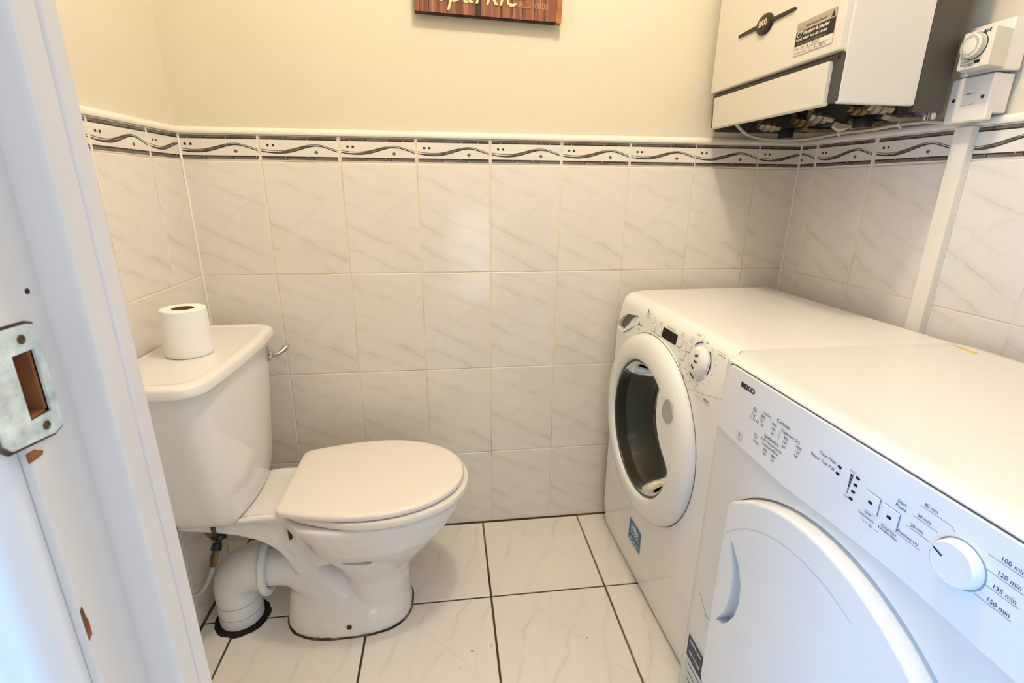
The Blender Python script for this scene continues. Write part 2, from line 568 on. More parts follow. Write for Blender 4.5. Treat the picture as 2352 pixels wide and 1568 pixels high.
# the hall behind the photographer, with its window opening
bm = bmesh.new()
box(bm, -1.5, -0.06, -3.52, -3.42, -0.02, ZC)
box(bm, 0.34, 1.5, -3.52, -3.42, -0.02, ZC)
box(bm, -0.06, 0.34, -3.52, -3.42, -0.02, 0.02)
box(bm, -0.06, 0.34, -3.52, -3.42, 0.93, ZC)
struct('wall_hall_back', bm, M_HALL)
struct('wall_hall_left', B(-1.5, -1.4, -3.42, YF-0.06, -0.02, ZC), M_HALL)
struct('wall_hall_right', B(1.4, 1.5, -3.42, YF-0.06, -0.02, ZC), M_HALL)
bm = bmesh.new()
box(bm, -1.4, XL-PL-0.12, YF-0.06, YF, -0.02, ZC)
box(bm, XR+PL+0.12, 1.4, YF-0.06, YF, -0.02, ZC)
struct('wall_hall_front', bm, M_HALL)
struct('floor_hall', B(-1.4, 1.4, -3.42, YF-0.07, -0.055, -0.001), mat('hall_carpet', (0.42, 0.40, 0.38), 0.95, bump=0.4, bscale=200))
bm = bmesh.new()
for x0, x1, z0, z1 in ((-0.06, -0.04, 0.02, 0.93), (0.32, 0.34, 0.02, 0.93), (-0.04, 0.32, 0.02, 0.04), (-0.04, 0.32, 0.91, 0.93)):
    box(bm, x0, x1, -3.50, -3.44, z0, z1)
struct('window_1', bm, M_ARCH)

# --- tiles: local frame x = right along the wall, z = up, front face at y = 0 looking to -y
TILE_CACHE = {}
def tile_mesh(wd, ht, m, ch=0.0013, th=PL):
    key = (round(wd, 3), round(ht, 3), m.name)
    if key in TILE_CACHE:
        return TILE_CACHE[key]
    bm = bmesh.new()
    a, b = wd/2, ht/2
    rs = []
    for dx, y in ((0, th), (0, ch*0.8), (ch, 0.0)):
        rs.append([bm.verts.new((sx*(a-dx), y, sz*(b-dx))) for sx, sz in ((-1, -1), (1, -1), (1, 1), (-1, 1))])
    skin_rings(bm, rs, cap=False)
    bm.faces.new(rs[-1])
    bmesh.ops.recalc_face_normals(bm, faces=bm.faces)
    me = bpy.data.meshes.new('tile')
    bm.to_mesh(me)
    bm.free()
    me.materials.append(m)
    TILE_CACHE[key] = me
    return me

# the printed strip on the border tiles, in millimetres, u to the right and v up from the tile's bottom edge
def interp(tab, u):
    for (a, x), (b, y) in zip(tab, tab[1:]):
        if a <= u <= b:
            t = (u-a)/(b-a)
            t = t*t*(3-2*t) if False else t
            return x + (y-x)*t
    return tab[0][1] if u < tab[0][0] else tab[-1][1]
def catmull(tab, n=6):
    out = []
    for i in range(len(tab)-1):
        p0, p1, p2, p3 = tab[max(i-1, 0)], tab[i], tab[i+1], tab[min(i+2, len(tab)-1)]
        for k in range(n):
            t = k/n
            out.append(tuple(0.5*((2*p1[j]) + (p2[j]-p0[j])*t + (2*p0[j]-5*p1[j]+4*p2[j]-p3[j])*t*t + (3*p1[j]-p0[j]-3*p2[j]+p3[j])*t**3) for j in range(len(p1))))
    out.append(tab[-1])
    return out
# u, upper line, centre of the thick wave, its thickness
WAVE = catmull([(2, 31.5, 26.0, 1.6), (22, 28.2, 22.8, 2.4), (42, 27.2, 22.0, 3.6), (62, 28.4, 23.6, 5.2), (82, 32.2, 27.8, 6.4), (104, 38.2, 34.0, 5.8), (124, 43.0, 38.8, 3.6), (142, 44.4, 40.8, 2.2), (158, 42.4, 38.8, 1.8), (178, 36.0, 32.2, 1.7), (198, 29.0, 25.0, 1.5)], 4)
def border_print(bm, u0, u1, ht):
    """clipped to u0..u1 (mm); drawn on the tile centred on ((u0+u1)/2, ht/2)"""
    uc, vc = (u0+u1)/2, ht*1000/2
    KV = ht*1000/67.6
    lo, hi = u0+2.6, u1-2.6
    def quad(a, b, va0, va1, vb0, vb1, mi, yy=-0.00025):
        a2, b2 = max(a, lo), min(b, hi)
        if b2-a2 < 0.05:
            return
        f0, f1 = (a2-a)/(b-a), (b2-a)/(b-a)
        P = [(a2, va0+(vb0-va0)*f0), (b2, va0+(vb0-va0)*f1), (b2, va1+(vb1-va1)*f1), (a2, va1+(vb1-va1)*f0)]
        vs = [bm.verts.new(((p[0]-uc)/1000, yy, (p[1]*KV-vc)/1000)) for p in P]
        bm.faces.new(vs).material_index = mi
    for a, b in ((2, 67), (69, 133), (135, 198)):
        quad(a, b, 58.6, 64.6, 58.6, 64.6, 1)
        quad(a, b, 3.0, 9.6, 3.0, 9.6, 1)
    for a in (67, 133):
        quad(a, a+2, 56, 64.6, 56, 64.6, 0)
        quad(a, a+2, 3.0, 11, 3.0, 11, 0)
    for a, b in ((2, 28), (29, 121), (122, 166), (167, 198)):
        quad(a, b, 55.4, 58.6, 55.4, 58.6, 0)
    for a, b in ((2, 62), (63, 118), (119, 190), (191, 198)):
        quad(a, b, 9.6, 12.8, 9.6, 12.8, 0)
    quad(18.5, 24.5, 37.8, 43.6, 37.8, 43.6, 0)
    quad(32.0, 38.0, 37.8, 43.6, 37.8, 43.6, 0)
    quad(136, 141.5, 23.6, 23.9, 18.2, 29.3, 3)
    quad(141.5, 147, 18.2, 29.3, 23.6, 23.9, 3)
    for p, q in zip(WAVE, WAVE[1:]):
        quad(p[0], q[0], p[1]-0.9, p[1]+0.9, q[1]-0.9, q[1]+0.9, 2)
        tp, tq = p[3]*0.58+0.25, q[3]*0.58+0.25
        quad(p[0], q[0], p[2]-tp, p[2]+tp, q[2]-tq, q[2]+tq, 0)
        lp, lq = max(tp-1.75, 0), max(tq-1.75, 0)
        if lp + lq > 0.1:
            quad(p[0], q[0], p[2]+0.5-lp, p[2]+0.5+lp, q[2]+0.5-lq, q[2]+0.5+lq, 3, -0.00038)
PRINT_CACHE = {}
def print_mesh(u0, u1, ht):
    key = (round(u0, 1), round(u1, 1), round(ht, 3))
    if key not in PRINT_CACHE:
        bm = bmesh.new()
        border_print(bm, u0, u1, ht)
        bmesh.ops.recalc_face_normals(bm, faces=bm.faces)
        me = bpy.data.meshes.new('border_print')
        bm.to_mesh(me)
        bm.free()
        for m in (M_DARK, M_STRIP, M_OLIVE, M_LEAF):
            me.materials.append(m)
        PRINT_CACHE[key] = me
    return PRINT_CACHE[key]

def put(name, me, parent, M):
    o = bpy.data.objects.new(name, me)
    COL.objects.link(o)
    o.parent = parent
    o.matrix_local = M
    return o

def tile_wall(wall, to_world, joints, zrow, first_u):
    """joints: positions along the wall (m, increasing to the right); to_world(u, z) -> matrix of a tile centred there"""
    G = 0.0026
    for i, (a, b) in enumerate(zip(joints, joints[1:])):
        for r in range(5):
            z0, z1 = zrow[r], zrow[r+1]
            wd, ht = b-a-G, z1-z0-G
            if wd < 0.012:
                continue
            jit = Matrix.Rotation(random.uniform(-0.0016, 0.0016), 4, 'Z') @ Matrix.Rotation(random.uniform(-0.0014, 0.0014), 4, 'X')
            wd = 0.1974 if abs(wd-0.1974) < 0.006 else wd
            M = to_world((a+b)/2, (z0+z1)/2) @ jit
            if r < 4:
                put('tile', tile_mesh(wd, ht, M_WTILE), wall, M)
            else:
                t = put('border_tile', tile_mesh(wd, ht, M_BTILE), wall, M)
                u0 = first_u if i == 0 else 0.0
                u1 = u0 + (b-a)*1000
                if i > 0 and wd > 0.19:
                    u1 = 200.0
                put('border_print', print_mesh(u0 + 1.3, u1 - 1.3, ht), t, Matrix.Identity(4))
RZ90 = Matrix.Rotation(PI/2, 4, 'Z')
back_j = [XL, -0.6012, -0.400, -0.1992, 0.0013, 0.2015, 0.4017, 0.5993, 0.7933, XR]
tile_wall(struct_back, lambda u, z: Matrix.Translation((u, 0, z)), back_j, ZROW, 7)
left_j = [-1.215, -1.140, -0.940, -0.740, -0.540, -0.340, -0.140, -0.001]
tile_wall(struct_left, lambda u, z: Matrix.Translation((XL, u, z)) @ RZ90, left_j, ZROW, 125)
right_j = [0.001, 0.067, 0.272, 0.476, 0.676, 0.876, 1.076, 1.215]
tile_wall(struct_right, lambda u, z: Matrix.Translation((XR, -u, z)) @ RZ90.inverted(), right_j, ZROW, 134)
# grout bed behind the wall tiles
for wall, bb in ((struct_back, (XL, XR, 0.0012, PL+0.001)), (struct_left, (XL-PL-0.001, XL-0.0012, -1.222, 0.004)), (struct_right, (XR+0.0012, XR+PL+0.001, -1.222, 0.004))):
    g = finish('grout', B(*bb, 0.0, ZROW[-1]), M_GROUT, None, 0)
    g.parent = wall
# floor tiles
fx = [XL, -0.703, -0.363, -0.030, 0.302, 0.635, XR]
fy = [0.0, -0.331, -0.664, -0.997, -1.29]
def floor_tile(x0, x1, y0, y1):
    wd, ht = x1-x0-0.0055, y1-y0-0.0055
    if wd < 0.02:
        return
    key = ('f', round(wd, 3), round(ht, 3))
    if key not in TILE_CACHE:
        bm = bmesh.new()
        a, b, ch = wd/2, ht/2, 0.0014
        rs = []
        for dx, z in ((0, -0.008), (0, -ch), (ch, 0)):
            rs.append([bm.verts.new((sx*(a-dx), sy*(b-dx), z)) for sx, sy in ((-1, -1), (1, -1), (1, 1), (-1, 1))])
        skin_rings(bm, rs, cap=False)
        bm.faces.new(rs[-1])
        bmesh.ops.recalc_face_normals(bm, faces=bm.faces)
        me = bpy.data.meshes.new('tile')
        bm.to_mesh(me)
        bm.free()
        me.materials.append(M_FTILE)
        TILE_CACHE[key] = me
    put('tile', TILE_CACHE[key], floor, Matrix.Translation(((x0+x1)/2, (y0+y1)/2, 0)) @ Matrix.Rotation(random.uniform(-0.002, 0.002), 4, 'X'))
for i in range(len(fx)-1):
    for j in range(len(fy)-1):
        y1 = fy[j] - (0.004 if j == 0 else 0)
        floor_tile(fx[i] + (0.003 if i == 0 else 0), fx[i+1], fy[j+1], y1)

# dado trim on top of the border tiles (quarter-round)
def dado(name, pts):
    prof = [(0.0, -0.001), (0.0045, -0.001), (0.0065, 0.003), (0.0055, 0.009), (0.002, 0.0140), (-0.006, 0.0155), (-0.006, -0.001)]
    bm = bmesh.new()
    rings = []
    for (x, y, nx, ny) in pts:
        rings.append([bm.verts.new((x+nx*a, y+ny*a, ZROW[-1]+b)) for a, b in prof])
    skin_rings(bm, rings)
    o = struct(name, bm, M_TRIM, 50)
    return o
dado('trim_1', [(XL, 0, 1, -1), (XR, 0, -1, -1)])
dado('trim_2', [(XL, YF, 1, 0), (XL, 0, 1, -1)])
dado('trim_3', [(XR, 0, -1, -1), (XR, YF, -1, 0)])

for nm, cx_ in (('trim_4', XL+0.0005), ('trim_5', XR-0.0005)):
    sg = 1 if cx_ < 0 else -1
    bm = bmesh.new()
    prism(bm, [(cx_-0.0005*sg, 0.0005), (cx_+0.0035*sg, 0.0002), (cx_+0.0008*sg, -0.0008), (cx_-0.0002*sg, -0.0035)], 'z', 0.0, ZROW[-1])
    struct(nm, bm, M_TRIM, 0)

# --- door frame (left jamb, right jamb, head) as one door setting with parts
door = struct('door_1', B(JX-0.022, JX, -1.2725, YF, 0.0, 2.0, bev=0.0012), M_DOORP)
bm = bmesh.new()
box(bm, DX1-0.022, DX1, -1.2725, YF, 0.0, 2.0, bev=0.0012)
box(bm, JX, DX1-0.022, -1.2725, YF, 1.98, 2.0, bev=0.0012)
finish('lining', bm, M_DOORP, door)
# planted door stop with a little moulded face
stop_prof = [(JX-0.001, -1.2470), (JX+0.0105, -1.2470), (JX+0.0128, -1.2462), (JX+0.0136, -1.2445), (JX+0.0136, -1.2350), (JX+0.0122, -1.2338), (JX+0.0138, -1.2322), (JX+0.0138, -1.2245), (JX+0.0118, -1.2222), (JX-0.001, -1.2222)]
bm = bmesh.new()
prism(bm, stop_prof, 'z', 0.0, 1.98)
finish('door_stop', bm, M_DOORP, door, 40)
bm = bmesh.new()
box(bm, DX1-0.036, DX1-0.022, -1.2470, -1.2222, 0.0, 1.98, bev=0.0015)
finish('door_stop', bm, M_DOORP, door, 40)
# hall side architrave: bright daylit moulding
arc_prof = [(JX-0.0035, -1.2728), (JX-0.0028, -1.2765), (JX-0.0035, -1.2805), (JX-0.0065, -1.2845), (JX-0.0115, -1.2868), (JX-0.018, -1.2872), (JX-0.024, -1.2905), (JX-0.060, -1.2905), (JX-0.060, -1.2728)]
bm = bmesh.new()
prism(bm, arc_prof, 'z', 0.0, 2.04)
finish('architrave', bm, M_ARCH, door, 40)
bm = bmesh.new()
prism(bm, [(DX1-0.022+JX-x-0.0+(-JX), y) for x, y in [(q[0]-JX, q[1]) for q in arc_prof]], 'z', 0.0, 2.04)
finish('architrave', bm, M_ARCH, door, 40)
# flaked paint patches on the lining edge, showing the wood
bm = bmesh.new()
for y, z, h, wd_ in ((-1.2708, 0.9362, 0.0165, 0.0022), (-1.2700, 1.0135, 0.004, 0.007)):
    pts = [(y-wd_/2, z-h/2), (y+wd_*0.4, z-h*0.42), (y+wd_*0.5, z-h*0.05), (y+wd_*0.2, z+h*0.2), (y, z+h/2), (y-wd_/2, z+h*0.42)]
    prism(bm, pts, 'x', JX-0.0002, JX+0.0002)
finish('bare_wood_chip', bm, M_RAWW, door, 0)
# strike plate
def yz_plate(pts, x0, x1):
    bm = bmesh.new()
    prism(bm, pts, 'x', x0, x1)
    return bm
plate = finish('strike_plate', yz_plate([(-1.2815, 1.0225), (-1.2790, 1.0195), (-1.2600, 1.0172), (-1.2560, 1.0185), (-1.2553, 1.0215), (-1.2553, 1.0555), (-1.2562, 1.0588), (-1.2590, 1.0598), (-1.2795, 1.0602), (-1.2815, 1.0575)], JX-0.001, JX+0.0011), M_PLATE, door)
hole = bmesh.new()
box(hole, JX-0.012, JX+0.01, -1.2688, -1.2588, 1.0258, 1.0505)
cut(plate, hole)
hole = bmesh.new()
box(hole, JX-0.012, JX+0.01, -1.2688, -1.2588, 1.0258, 1.0505)
cut(door, hole)
bm = bmesh.new()
for a in ((-1.2684, -1.2592, 1.0262, 1.0501),):
    prism(bm, [(a[0], a[2]), (a[1], a[2]), (a[1], a[3]), (a[0], a[3])], 'x', JX-0.0118, JX-0.0085)
box(bm, JX-0.010, JX-0.0005, -1.26005, -1.2589, 1.0262, 1.0501)
box(bm, JX-0.010, JX-0.0005, -1.2684, -1.2589, 1.02585, 1.0270)
finish('mortise', bm, M_RAWW, door, 0)
gap = finish('paint_gap', yz_plate([(-1.2830, 1.0215), (-1.2800, 1.0183), (-1.2596, 1.0160), (-1.2550, 1.0176), (-1.2544, 1.0212), (-1.2544, 1.0558), (-1.2556, 1.0597), (-1.2590, 1.0609), (-1.2800, 1.0613), (-1.2830, 1.0585)], JX-0.0005, JX+0.0003), M_SEAL, None, 0)
gap.parent = plate
hole = bmesh.new()
box(hole, JX-0.012, JX+0.01, -1.2690, -1.2586, 1.0256, 1.0507)
cut(gap, hole)
for z in (1.0218, 1.0552):
    bm = bmesh.new()
    lathe(bm, [(0, 0.0017), (0.0004, 0.0017), (0.0006, 0.0011), (0.0003, 0.0009), (0.0003, 0)], (JX+0.0010, -1.2632, z), (1, 0, 0), 16)
    s = finish('screw', bm, M_SCREW, None)
    s.parent = plate
bm = bmesh.new()
lathe(bm, [(-0.001, 0.0011), (0.0002, 0.0011), (0.0002, 0)], (JX, -1.2535, 1.0705), (1, 0, 0), 10)
finish('screw_hole', bm, M_INK, door)

# ================================================================ TOILET
TY = -0.316
toilet = thing('toilet', 'white close-coupled ceramic toilet with closed lid against the left wall', 'toilet', (-0.45, TY, 0))
def egg(xb, xf, hw, z, back=0.62, n=40, squ=2.0):
    """egg-shaped ring; xb back x, xf front x; back part blunter"""
    xm = xb + (xf-xb)*0.47
    out = []
    for i in range(n):
        a = 2*PI*i/n
        c, s = math.cos(a), math.sin(a)
        if c >= 0:
            x = xm + (xf-xm)*abs(c)**(2/2.05)
            y = hw*math.copysign(abs(s)**(2/2.05), s)
        else:
            p = 2/squ
            x = xm - (xm-xb)*abs(c)**p
            y = hw*math.copysign(abs(s)**(2/2.3), s)
        out.append(Vector((x, TY+y, z)))
    return out
bm = bmesh.new()
loft(bm, [egg(-0.545, -0.104, 0.170, 0.3705, squ=3.2), egg(-0.545, -0.100, 0.172, 0.355, squ=3.2), egg(-0.535, -0.112, 0.166, 0.325, squ=2.8), egg(-0.515, -0.138, 0.150, 0.280, squ=2.6),
          egg(-0.480, -0.183, 0.120, 0.225), egg(-0.440, -0.225, 0.095, 0.180), egg(-0.420, -0.248, 0.082, 0.140), egg(-0.415, -0.254, 0.080, 0.08), egg(-0.43, -0.252, 0.084, 0.02), egg(-0.44, -0.250, 0.088, 0.0)])
# rim skirt reaching back under the cistern
def slab(z, x0, x1, hw, r=0.02):
    return [Vector((x, TY+y, z)) for x, y in [(p[0], p[1]) for p in rrect((x0+x1)/2, 0, (x1-x0)/2, hw, r, 5)]]
loft(bm, [slab(0.352, -0.772, -0.44, 0.098), slab(0.372, -0.775, -0.44, 0.108)])
for sg in (-1, 1):
    tube(bm, [(-0.625, TY+sg*0.103, 0.368), (-0.590, TY+sg*0.101, 0.3725), (-0.540, TY+sg*0.101, 0.3725), (-0.50, TY+sg*0.105, 0.366)], [0.006, 0.0085, 0.0085, 0.006], 10, smooth_n=3)
# foot
def foot(z, x0, x1, hw, e=2.6):
    n = 44
    out = []
    xm = (x0+x1)/2
    for i in range(n):
        a = 2*PI*i/n
        c, s = math.cos(a), math.sin(a)
        out.append(Vector((xm + (x1-x0)/2*math.copysign(abs(c)**(2/e), c), TY + hw*math.copysign(abs(s)**(2/e), s), z)))
    return out
loft(bm, [foot(0.0, -0.574, -0.249, 0.106), foot(0.012, -0.573, -0.250, 0.105), foot(0.035, -0.571, -0.252, 0.100), foot(0.058, -0.568, -0.256, 0.091), foot(0.080, -0.565, -0.275, 0.078), foot(0.100, -0.560, -0.32, 0.066), foot(0.118, -0.552, -0.38, 0.052), foot(0.13, -0.53, -0.42, 0.030)])
# trapway: spigot, then falling into the foot
tube(bm, [(-0.615, TY, 0.157), (-0.570, TY, 0.158), (-0.540, TY, 0.154), (-0.505, TY, 0.132), (-0.468, TY, 0.098), (-0.425, TY, 0.062), (-0.385, TY, 0.030)], [0.052, 0.054, 0.058, 0.066, 0.074, 0.080, 0.070], 24, smooth_n=4)
# raised branch from the bowl back to the spigot
tube(bm, [(-0.550, TY, 0.170), (-0.510, TY, 0.205), (-0.470, TY, 0.250), (-0.43, TY, 0.30)], [0.050, 0.059, 0.058, 0.060], 20, smooth_n=4)
# arched skirt under the shelf, running into the bowl
sec = [(-0.735, 0.352, 0.100), (-0.700, 0.346, 0.099), (-0.650, 0.335, 0.097), (-0.605, 0.318, 0.095), (-0.570, 0.295, 0.092), (-0.545, 0.264, 0.086), (-0.535, 0.240, 0.068), (-0.522, 0.222, 0.058), (-0.505, 0.205, 0.056), (-0.48, 0.19, 0.06), (-0.44, 0.19, 0.06)]
loft(bm, [[Vector((x, TY+y, z)) for y, z in ((-hb, zb), (-hb-(0.1-hb)*0.15, zb+(0.362-zb)*0.35), (-0.088, zb+(0.362-zb)*0.72), (-0.100, 0.362), (0.100, 0.362), (0.088, zb+(0.362-zb)*0.72), (hb+(0.1-hb)*0.15, zb+(0.362-zb)*0.35), (hb, zb))] for x, zb, hb in sec])
for sg in (-1, 1):
    tube(bm, [(-0.745, TY+sg*0.094, 0.356), (-0.700, TY+sg*0.093, 0.3485), (-0.650, TY+sg*0.091, 0.3375), (-0.605, TY+sg*0.088, 0.3205), (-0.570, TY+sg*0.083, 0.2970), (-0.546, TY+sg*0.076, 0.2660), (-0.531, TY+sg*0.067, 0.2320), (-0.522, TY+sg*0.057, 0.1950), (-0.512, TY+sg*0.050, 0.170)], [0.0085]*6+[0.010, 0.012, 0.012], 10, smooth_n=4)
pan = finish('pan', bm, M_CERAM, None, wn=False)
md = pan.modifiers.new('r', 'REMESH')
md.mode = 'VOXEL'
md.voxel_size = 0.0036
md2 = pan.modifiers.new('s', 'SMOOTH')
md2.factor = 0.5
md2.iterations = 16
eval_mesh(pan)
pan.data.shade_smooth()
adopt(pan, toilet)
# fixing slot in the bowl side and the screw hole in the foot
hole = bmesh.new()
box(hole, -0.395, -0.325, TY-0.20, TY-0.103, 0.243, 0.258, bev=0.006)
cut(pan, hole, 70)
bm = bmesh.new()
lathe(bm, [(0.0, 0.0065), (0.002, 0.0065), (0.002, 0.0)], (-0.401, TY-0.1015, 0.030), (0, -1, 0.12), 14)
finish('rusty_screw', bm, M_RUST, toilet)
# dirty sealant line round the foot
bm = bmesh.new()
rings = []
for k, (dz, dr) in enumerate(((0.0003, 0.0035), (0.0022, 0.0018), (0.0026, -0.004))):
    rg = foot(dz, -0.574-dr, -0.249+dr, 0.106+dr)
    random.seed(3)
    rg = [Vector((p.x+random.uniform(-0.0012, 0.0012)*(k == 0), p.y+random.uniform(-0.0012, 0.0012)*(k == 0), p.z)) for p in rg]
    rings.append([bm.verts.new(p) for p in rg])
skin_rings(bm, rings, cap=False)
finish('sealant', bm, M_SEAL, toilet)
# seat and lid
def dshape(z, xb, xf, hw, hb, n=26, xm=None, rc=0.022):
    """toilet seat outline: straight back edge of half-width hb, widest hw at xm, round nose at xf"""
    xm = xb + (xf-xb)*0.46 if xm is None else xm
    side = []
    # rounded back corner
    side += [(xb, 0.0), (xb, hb-rc), (xb+rc*0.3, hb-rc*0.3), (xb+rc*1.1, hb+0.006)]
    for k in range(1, 6):
        t = k/6
        side.append((xb+rc*1.1+(xm-xb-rc*1.1)*t, hb+0.006+(hw-hb-0.006)*math.sin(t*PI/2)))
    for k in range(0, n):
        a = PI/2*k/(n-1)
        side.append((xm+(xf-xm)*math.sin(a)**0.96, hw*math.cos(a)**0.96 if k < n-1 else 0.0))
    pts = side[:-1] + [(xf, 0.0)] + [(x, -y) for x, y in side[1:-1][::-1]]
    return [Vector((x, TY+0.001+y, z)) for x, y in pts]
bm = bmesh.new()
loft(bm, [dshape(0.3735, -0.505, -0.094, 0.176, 0.120), dshape(0.3775, -0.508, -0.087, 0.179, 0.126), dshape(0.389, -0.508, -0.087, 0.179, 0.126), dshape(0.3925, -0.505, -0.091, 0.177, 0.120)])
finish('seat', bm, M_SEAT, toilet, 50)
bm = bmesh.new()
loft(bm, [dshape(0.3945, -0.524, -0.105, 0.168, 0.128, rc=0.013), dshape(0.3975, -0.528, -0.099, 0.174, 0.133, rc=0.013), dshape(0.4060, -0.528, -0.098, 0.175, 0.133, rc=0.013), dshape(0.4105, -0.525, -0.102, 0.171, 0.130, rc=0.013), dshape(0.4128, -0.514, -0.114, 0.160, 0.121, rc=0.013), dshape(0.4138, -0.47, -0.16, 0.120, 0.09)])
finish('lid', bm, M_SEAT, toilet, 60)
for s in (-1, 1):
    bm = bmesh.new()
    tube(bm, [(-0.505, TY+s*0.085-0.022, 0.386), (-0.505, TY+s*0.085+0.022, 0.386)], 0.0085, 14)
    box(bm, -0.513, -0.497, TY+s*0.085-0.012, TY+s*0.085+0.012, 0.371, 0.386)
    finish('hinge', bm, M_SEAT, toilet)
bm = bmesh.new()
tube(bm, [(-0.512, TY-0.098, 0.350), (-0.512, TY-0.098, 0.308)], 0.0042, 10)
finish('hinge_bolt', bm, M_RUST, toilet)
bm = bmesh.new()
tube(bm, [(-0.668, TY-0.115, 0.392), (-0.668, TY-0.115, 0.345)], 0.0050, 10)
finish('cistern_bolt', bm, M_RUST, toilet)
# cistern
def cring(z, xf, hw, r, bow=0.012, xb=-0.785):
    out = []
    n = 10
    cy = 0.0
    # front edge bowed, from -hw to hw
    xs = xf
    out.append((xb, -hw*0.985))
    for k in range(n+1):
        a = PI/2*k/n
        out.append((xs-bow-r+r*math.sin(a), -hw+r-r*math.cos(a)))
    for k in range(1, 12):
        t = -1+2*k/12
        out.append((xs-bow+bow*(1-t*t), t*(hw-r)))
    for k in range(n+1):
        a = PI/2*(1-k/n)
        out.append((xs-bow-r+r*math.sin(a), hw-r+r*math.cos(a)))
    out.append((xb, hw*0.985))
    return [Vector((x, TY+0.004+y, z)) for x, y in out]
bm = bmesh.new()
loft(bm, [cring(0.3735, -0.610, 0.122, 0.024), cring(0.376, -0.605, 0.130, 0.026), cring(0.383, -0.602, 0.138, 0.030), cring(0.40, -0.599, 0.148, 0.036), cring(0.43, -0.597, 0.160, 0.042), cring(0.48, -0.594, 0.172, 0.05), cring(0.56, -0.592, 0.190, 0.05), cring(0.65, -0.590, 0.206, 0.05), cring(0.724, -0.589, 0.215, 0.05)])
finish('cistern', bm, M_CERAM, toilet, 50)
def lring(z, d):
    return cring(z, -0.578-d, 0.232-d, 0.052-d*0.5, 0.008, -0.789+d*0.3)
bm = bmesh.new()
loft(bm, [lring(0.7225, 0.006), lring(0.725, 0.001), lring(0.730, 0.0), lring(0.742, 0.001), lring(0.7470, 0.004), lring(0.7495, 0.010), lring(0.7502, 0.017), lring(0.7500, 0.025), lring(0.7473, 0.034)])
finish('cistern_lid', bm, M_CERAM, toilet, 60)
# flush lever
bm = bmesh.new()
lathe(bm, [(0, 0.0), (0.0, 0.0165), (0.004, 0.0165), (0.007, 0.012), (0.011, 0.009), (0.013, 0.0)], (-0.601, -0.145, 0.681), (1, 0.05, 0.0), 20, sx=0.8, sy=1.2)
tube(bm, [(-0.592, -0.145, 0.678), (-0.583, -0.137, 0.676), (-0.573, -0.125, 0.680), (-0.565, -0.112, 0.687), (-0.560, -0.104, 0.695)], [0.0065, 0.0055, 0.0055, 0.0085, 0.004], 12, smooth_n=4)
finish('flush_lever', bm, M_CHROME, toilet)

# toilet roll on the cistern
roll = thing('toilet_roll', 'white toilet roll standing on the cistern lid', 'toilet roll', (-0.697, -0.325, 0.7480))
bm = bmesh.new()
lathe(bm, [(0.004, 0.0215), (0.102, 0.0215), (0.1035, 0.024), (0.1035, 0.0415), (0.1015, 0.0440), (0.05, 0.0460), (0.006, 0.0472), (0.0005, 0.045), (0.0, 0.024), (0.004, 0.0215)], (-0.697, -0.325, 0.7480), (0.015, 0.0, 1), 56, cap=False)
finish('paper', bm, M_PAPER, roll)
bm = bmesh.new()
lathe(bm, [(0.002, 0.0213), (0.1025, 0.0213), (0.1025, 0.0198), (0.002, 0.0198)], (-0.697, -0.325, 0.7480), (0.015, 0.0, 1), 36, cap=False)
finish('core', bm, M_CARD, roll)
bm = bmesh.new()
stroke(bm, Matrix.Identity(4), [(0, 0), (0.001, 0)], 0.001)
bm.free()

# soil pipe
sp = thing('soil_pipe', 'white plastic soil pipe bend behind the toilet pan going into the floor', 'pipe', (-0.700, TY+0.004, 0))
cx, cy = -0.700, TY+0.002
bm = bmesh.new()
path = [(cx, cy, -0.002), (cx, cy, 0.090)]
for k in range(1, 9):
    a = PI/2*k/8
    path.append((cx+0.066*(1-math.cos(a)), cy, 0.092+0.066*math.sin(a)))
path += [(-0.612, cy, 0.158)]
tube(bm, path, [0.0535]*2+[0.0535+0.0085*k/8 for k in range(1, 9)]+[0.0625], 32)
finish('bend', bm, M_PIPE, sp, 50)
bm = bmesh.new()
lathe(bm, [(-0.004, 0.061), (-0.002, 0.069), (0.002, 0.0755), (0.011, 0.0765), (0.014, 0.073), (0.015, 0.062), (0.009, 0.055)], (-0.617, cy, 0.158), (1, 0, 0.0), 40, cap=False)
finish('collar', bm, M_PIPE, sp, 40)
bm = bmesh.new()
for z in (0.030, 0.066):
    lathe(bm, [(0, 0.0534), (0.0005, 0.0541), (0.0010, 0.0541), (0.0014, 0.0534)], (cx, cy, z), (0.02, 0.0, 1), 40, cap=False)
finish('ring_seam', bm, mat('pipe_seam_grey', (0.25, 0.25, 0.26), 0.6), sp)
bm = bmesh.new()
random.seed(5)
n = 40
for i in range(n):
    pass
r0 = [Vector((cx+0.004+0.0685*math.cos(2*PI*i/n)*random.uniform(0.97, 1.03), cy-0.008+0.066*math.sin(2*PI*i/n)*random.uniform(0.97, 1.03), 0.0007)) for i in range(n)]
bm.faces.new([bm.verts.new(p) for p in r0])
finish('dark_hole', bm, M_HOLE, sp, 0)

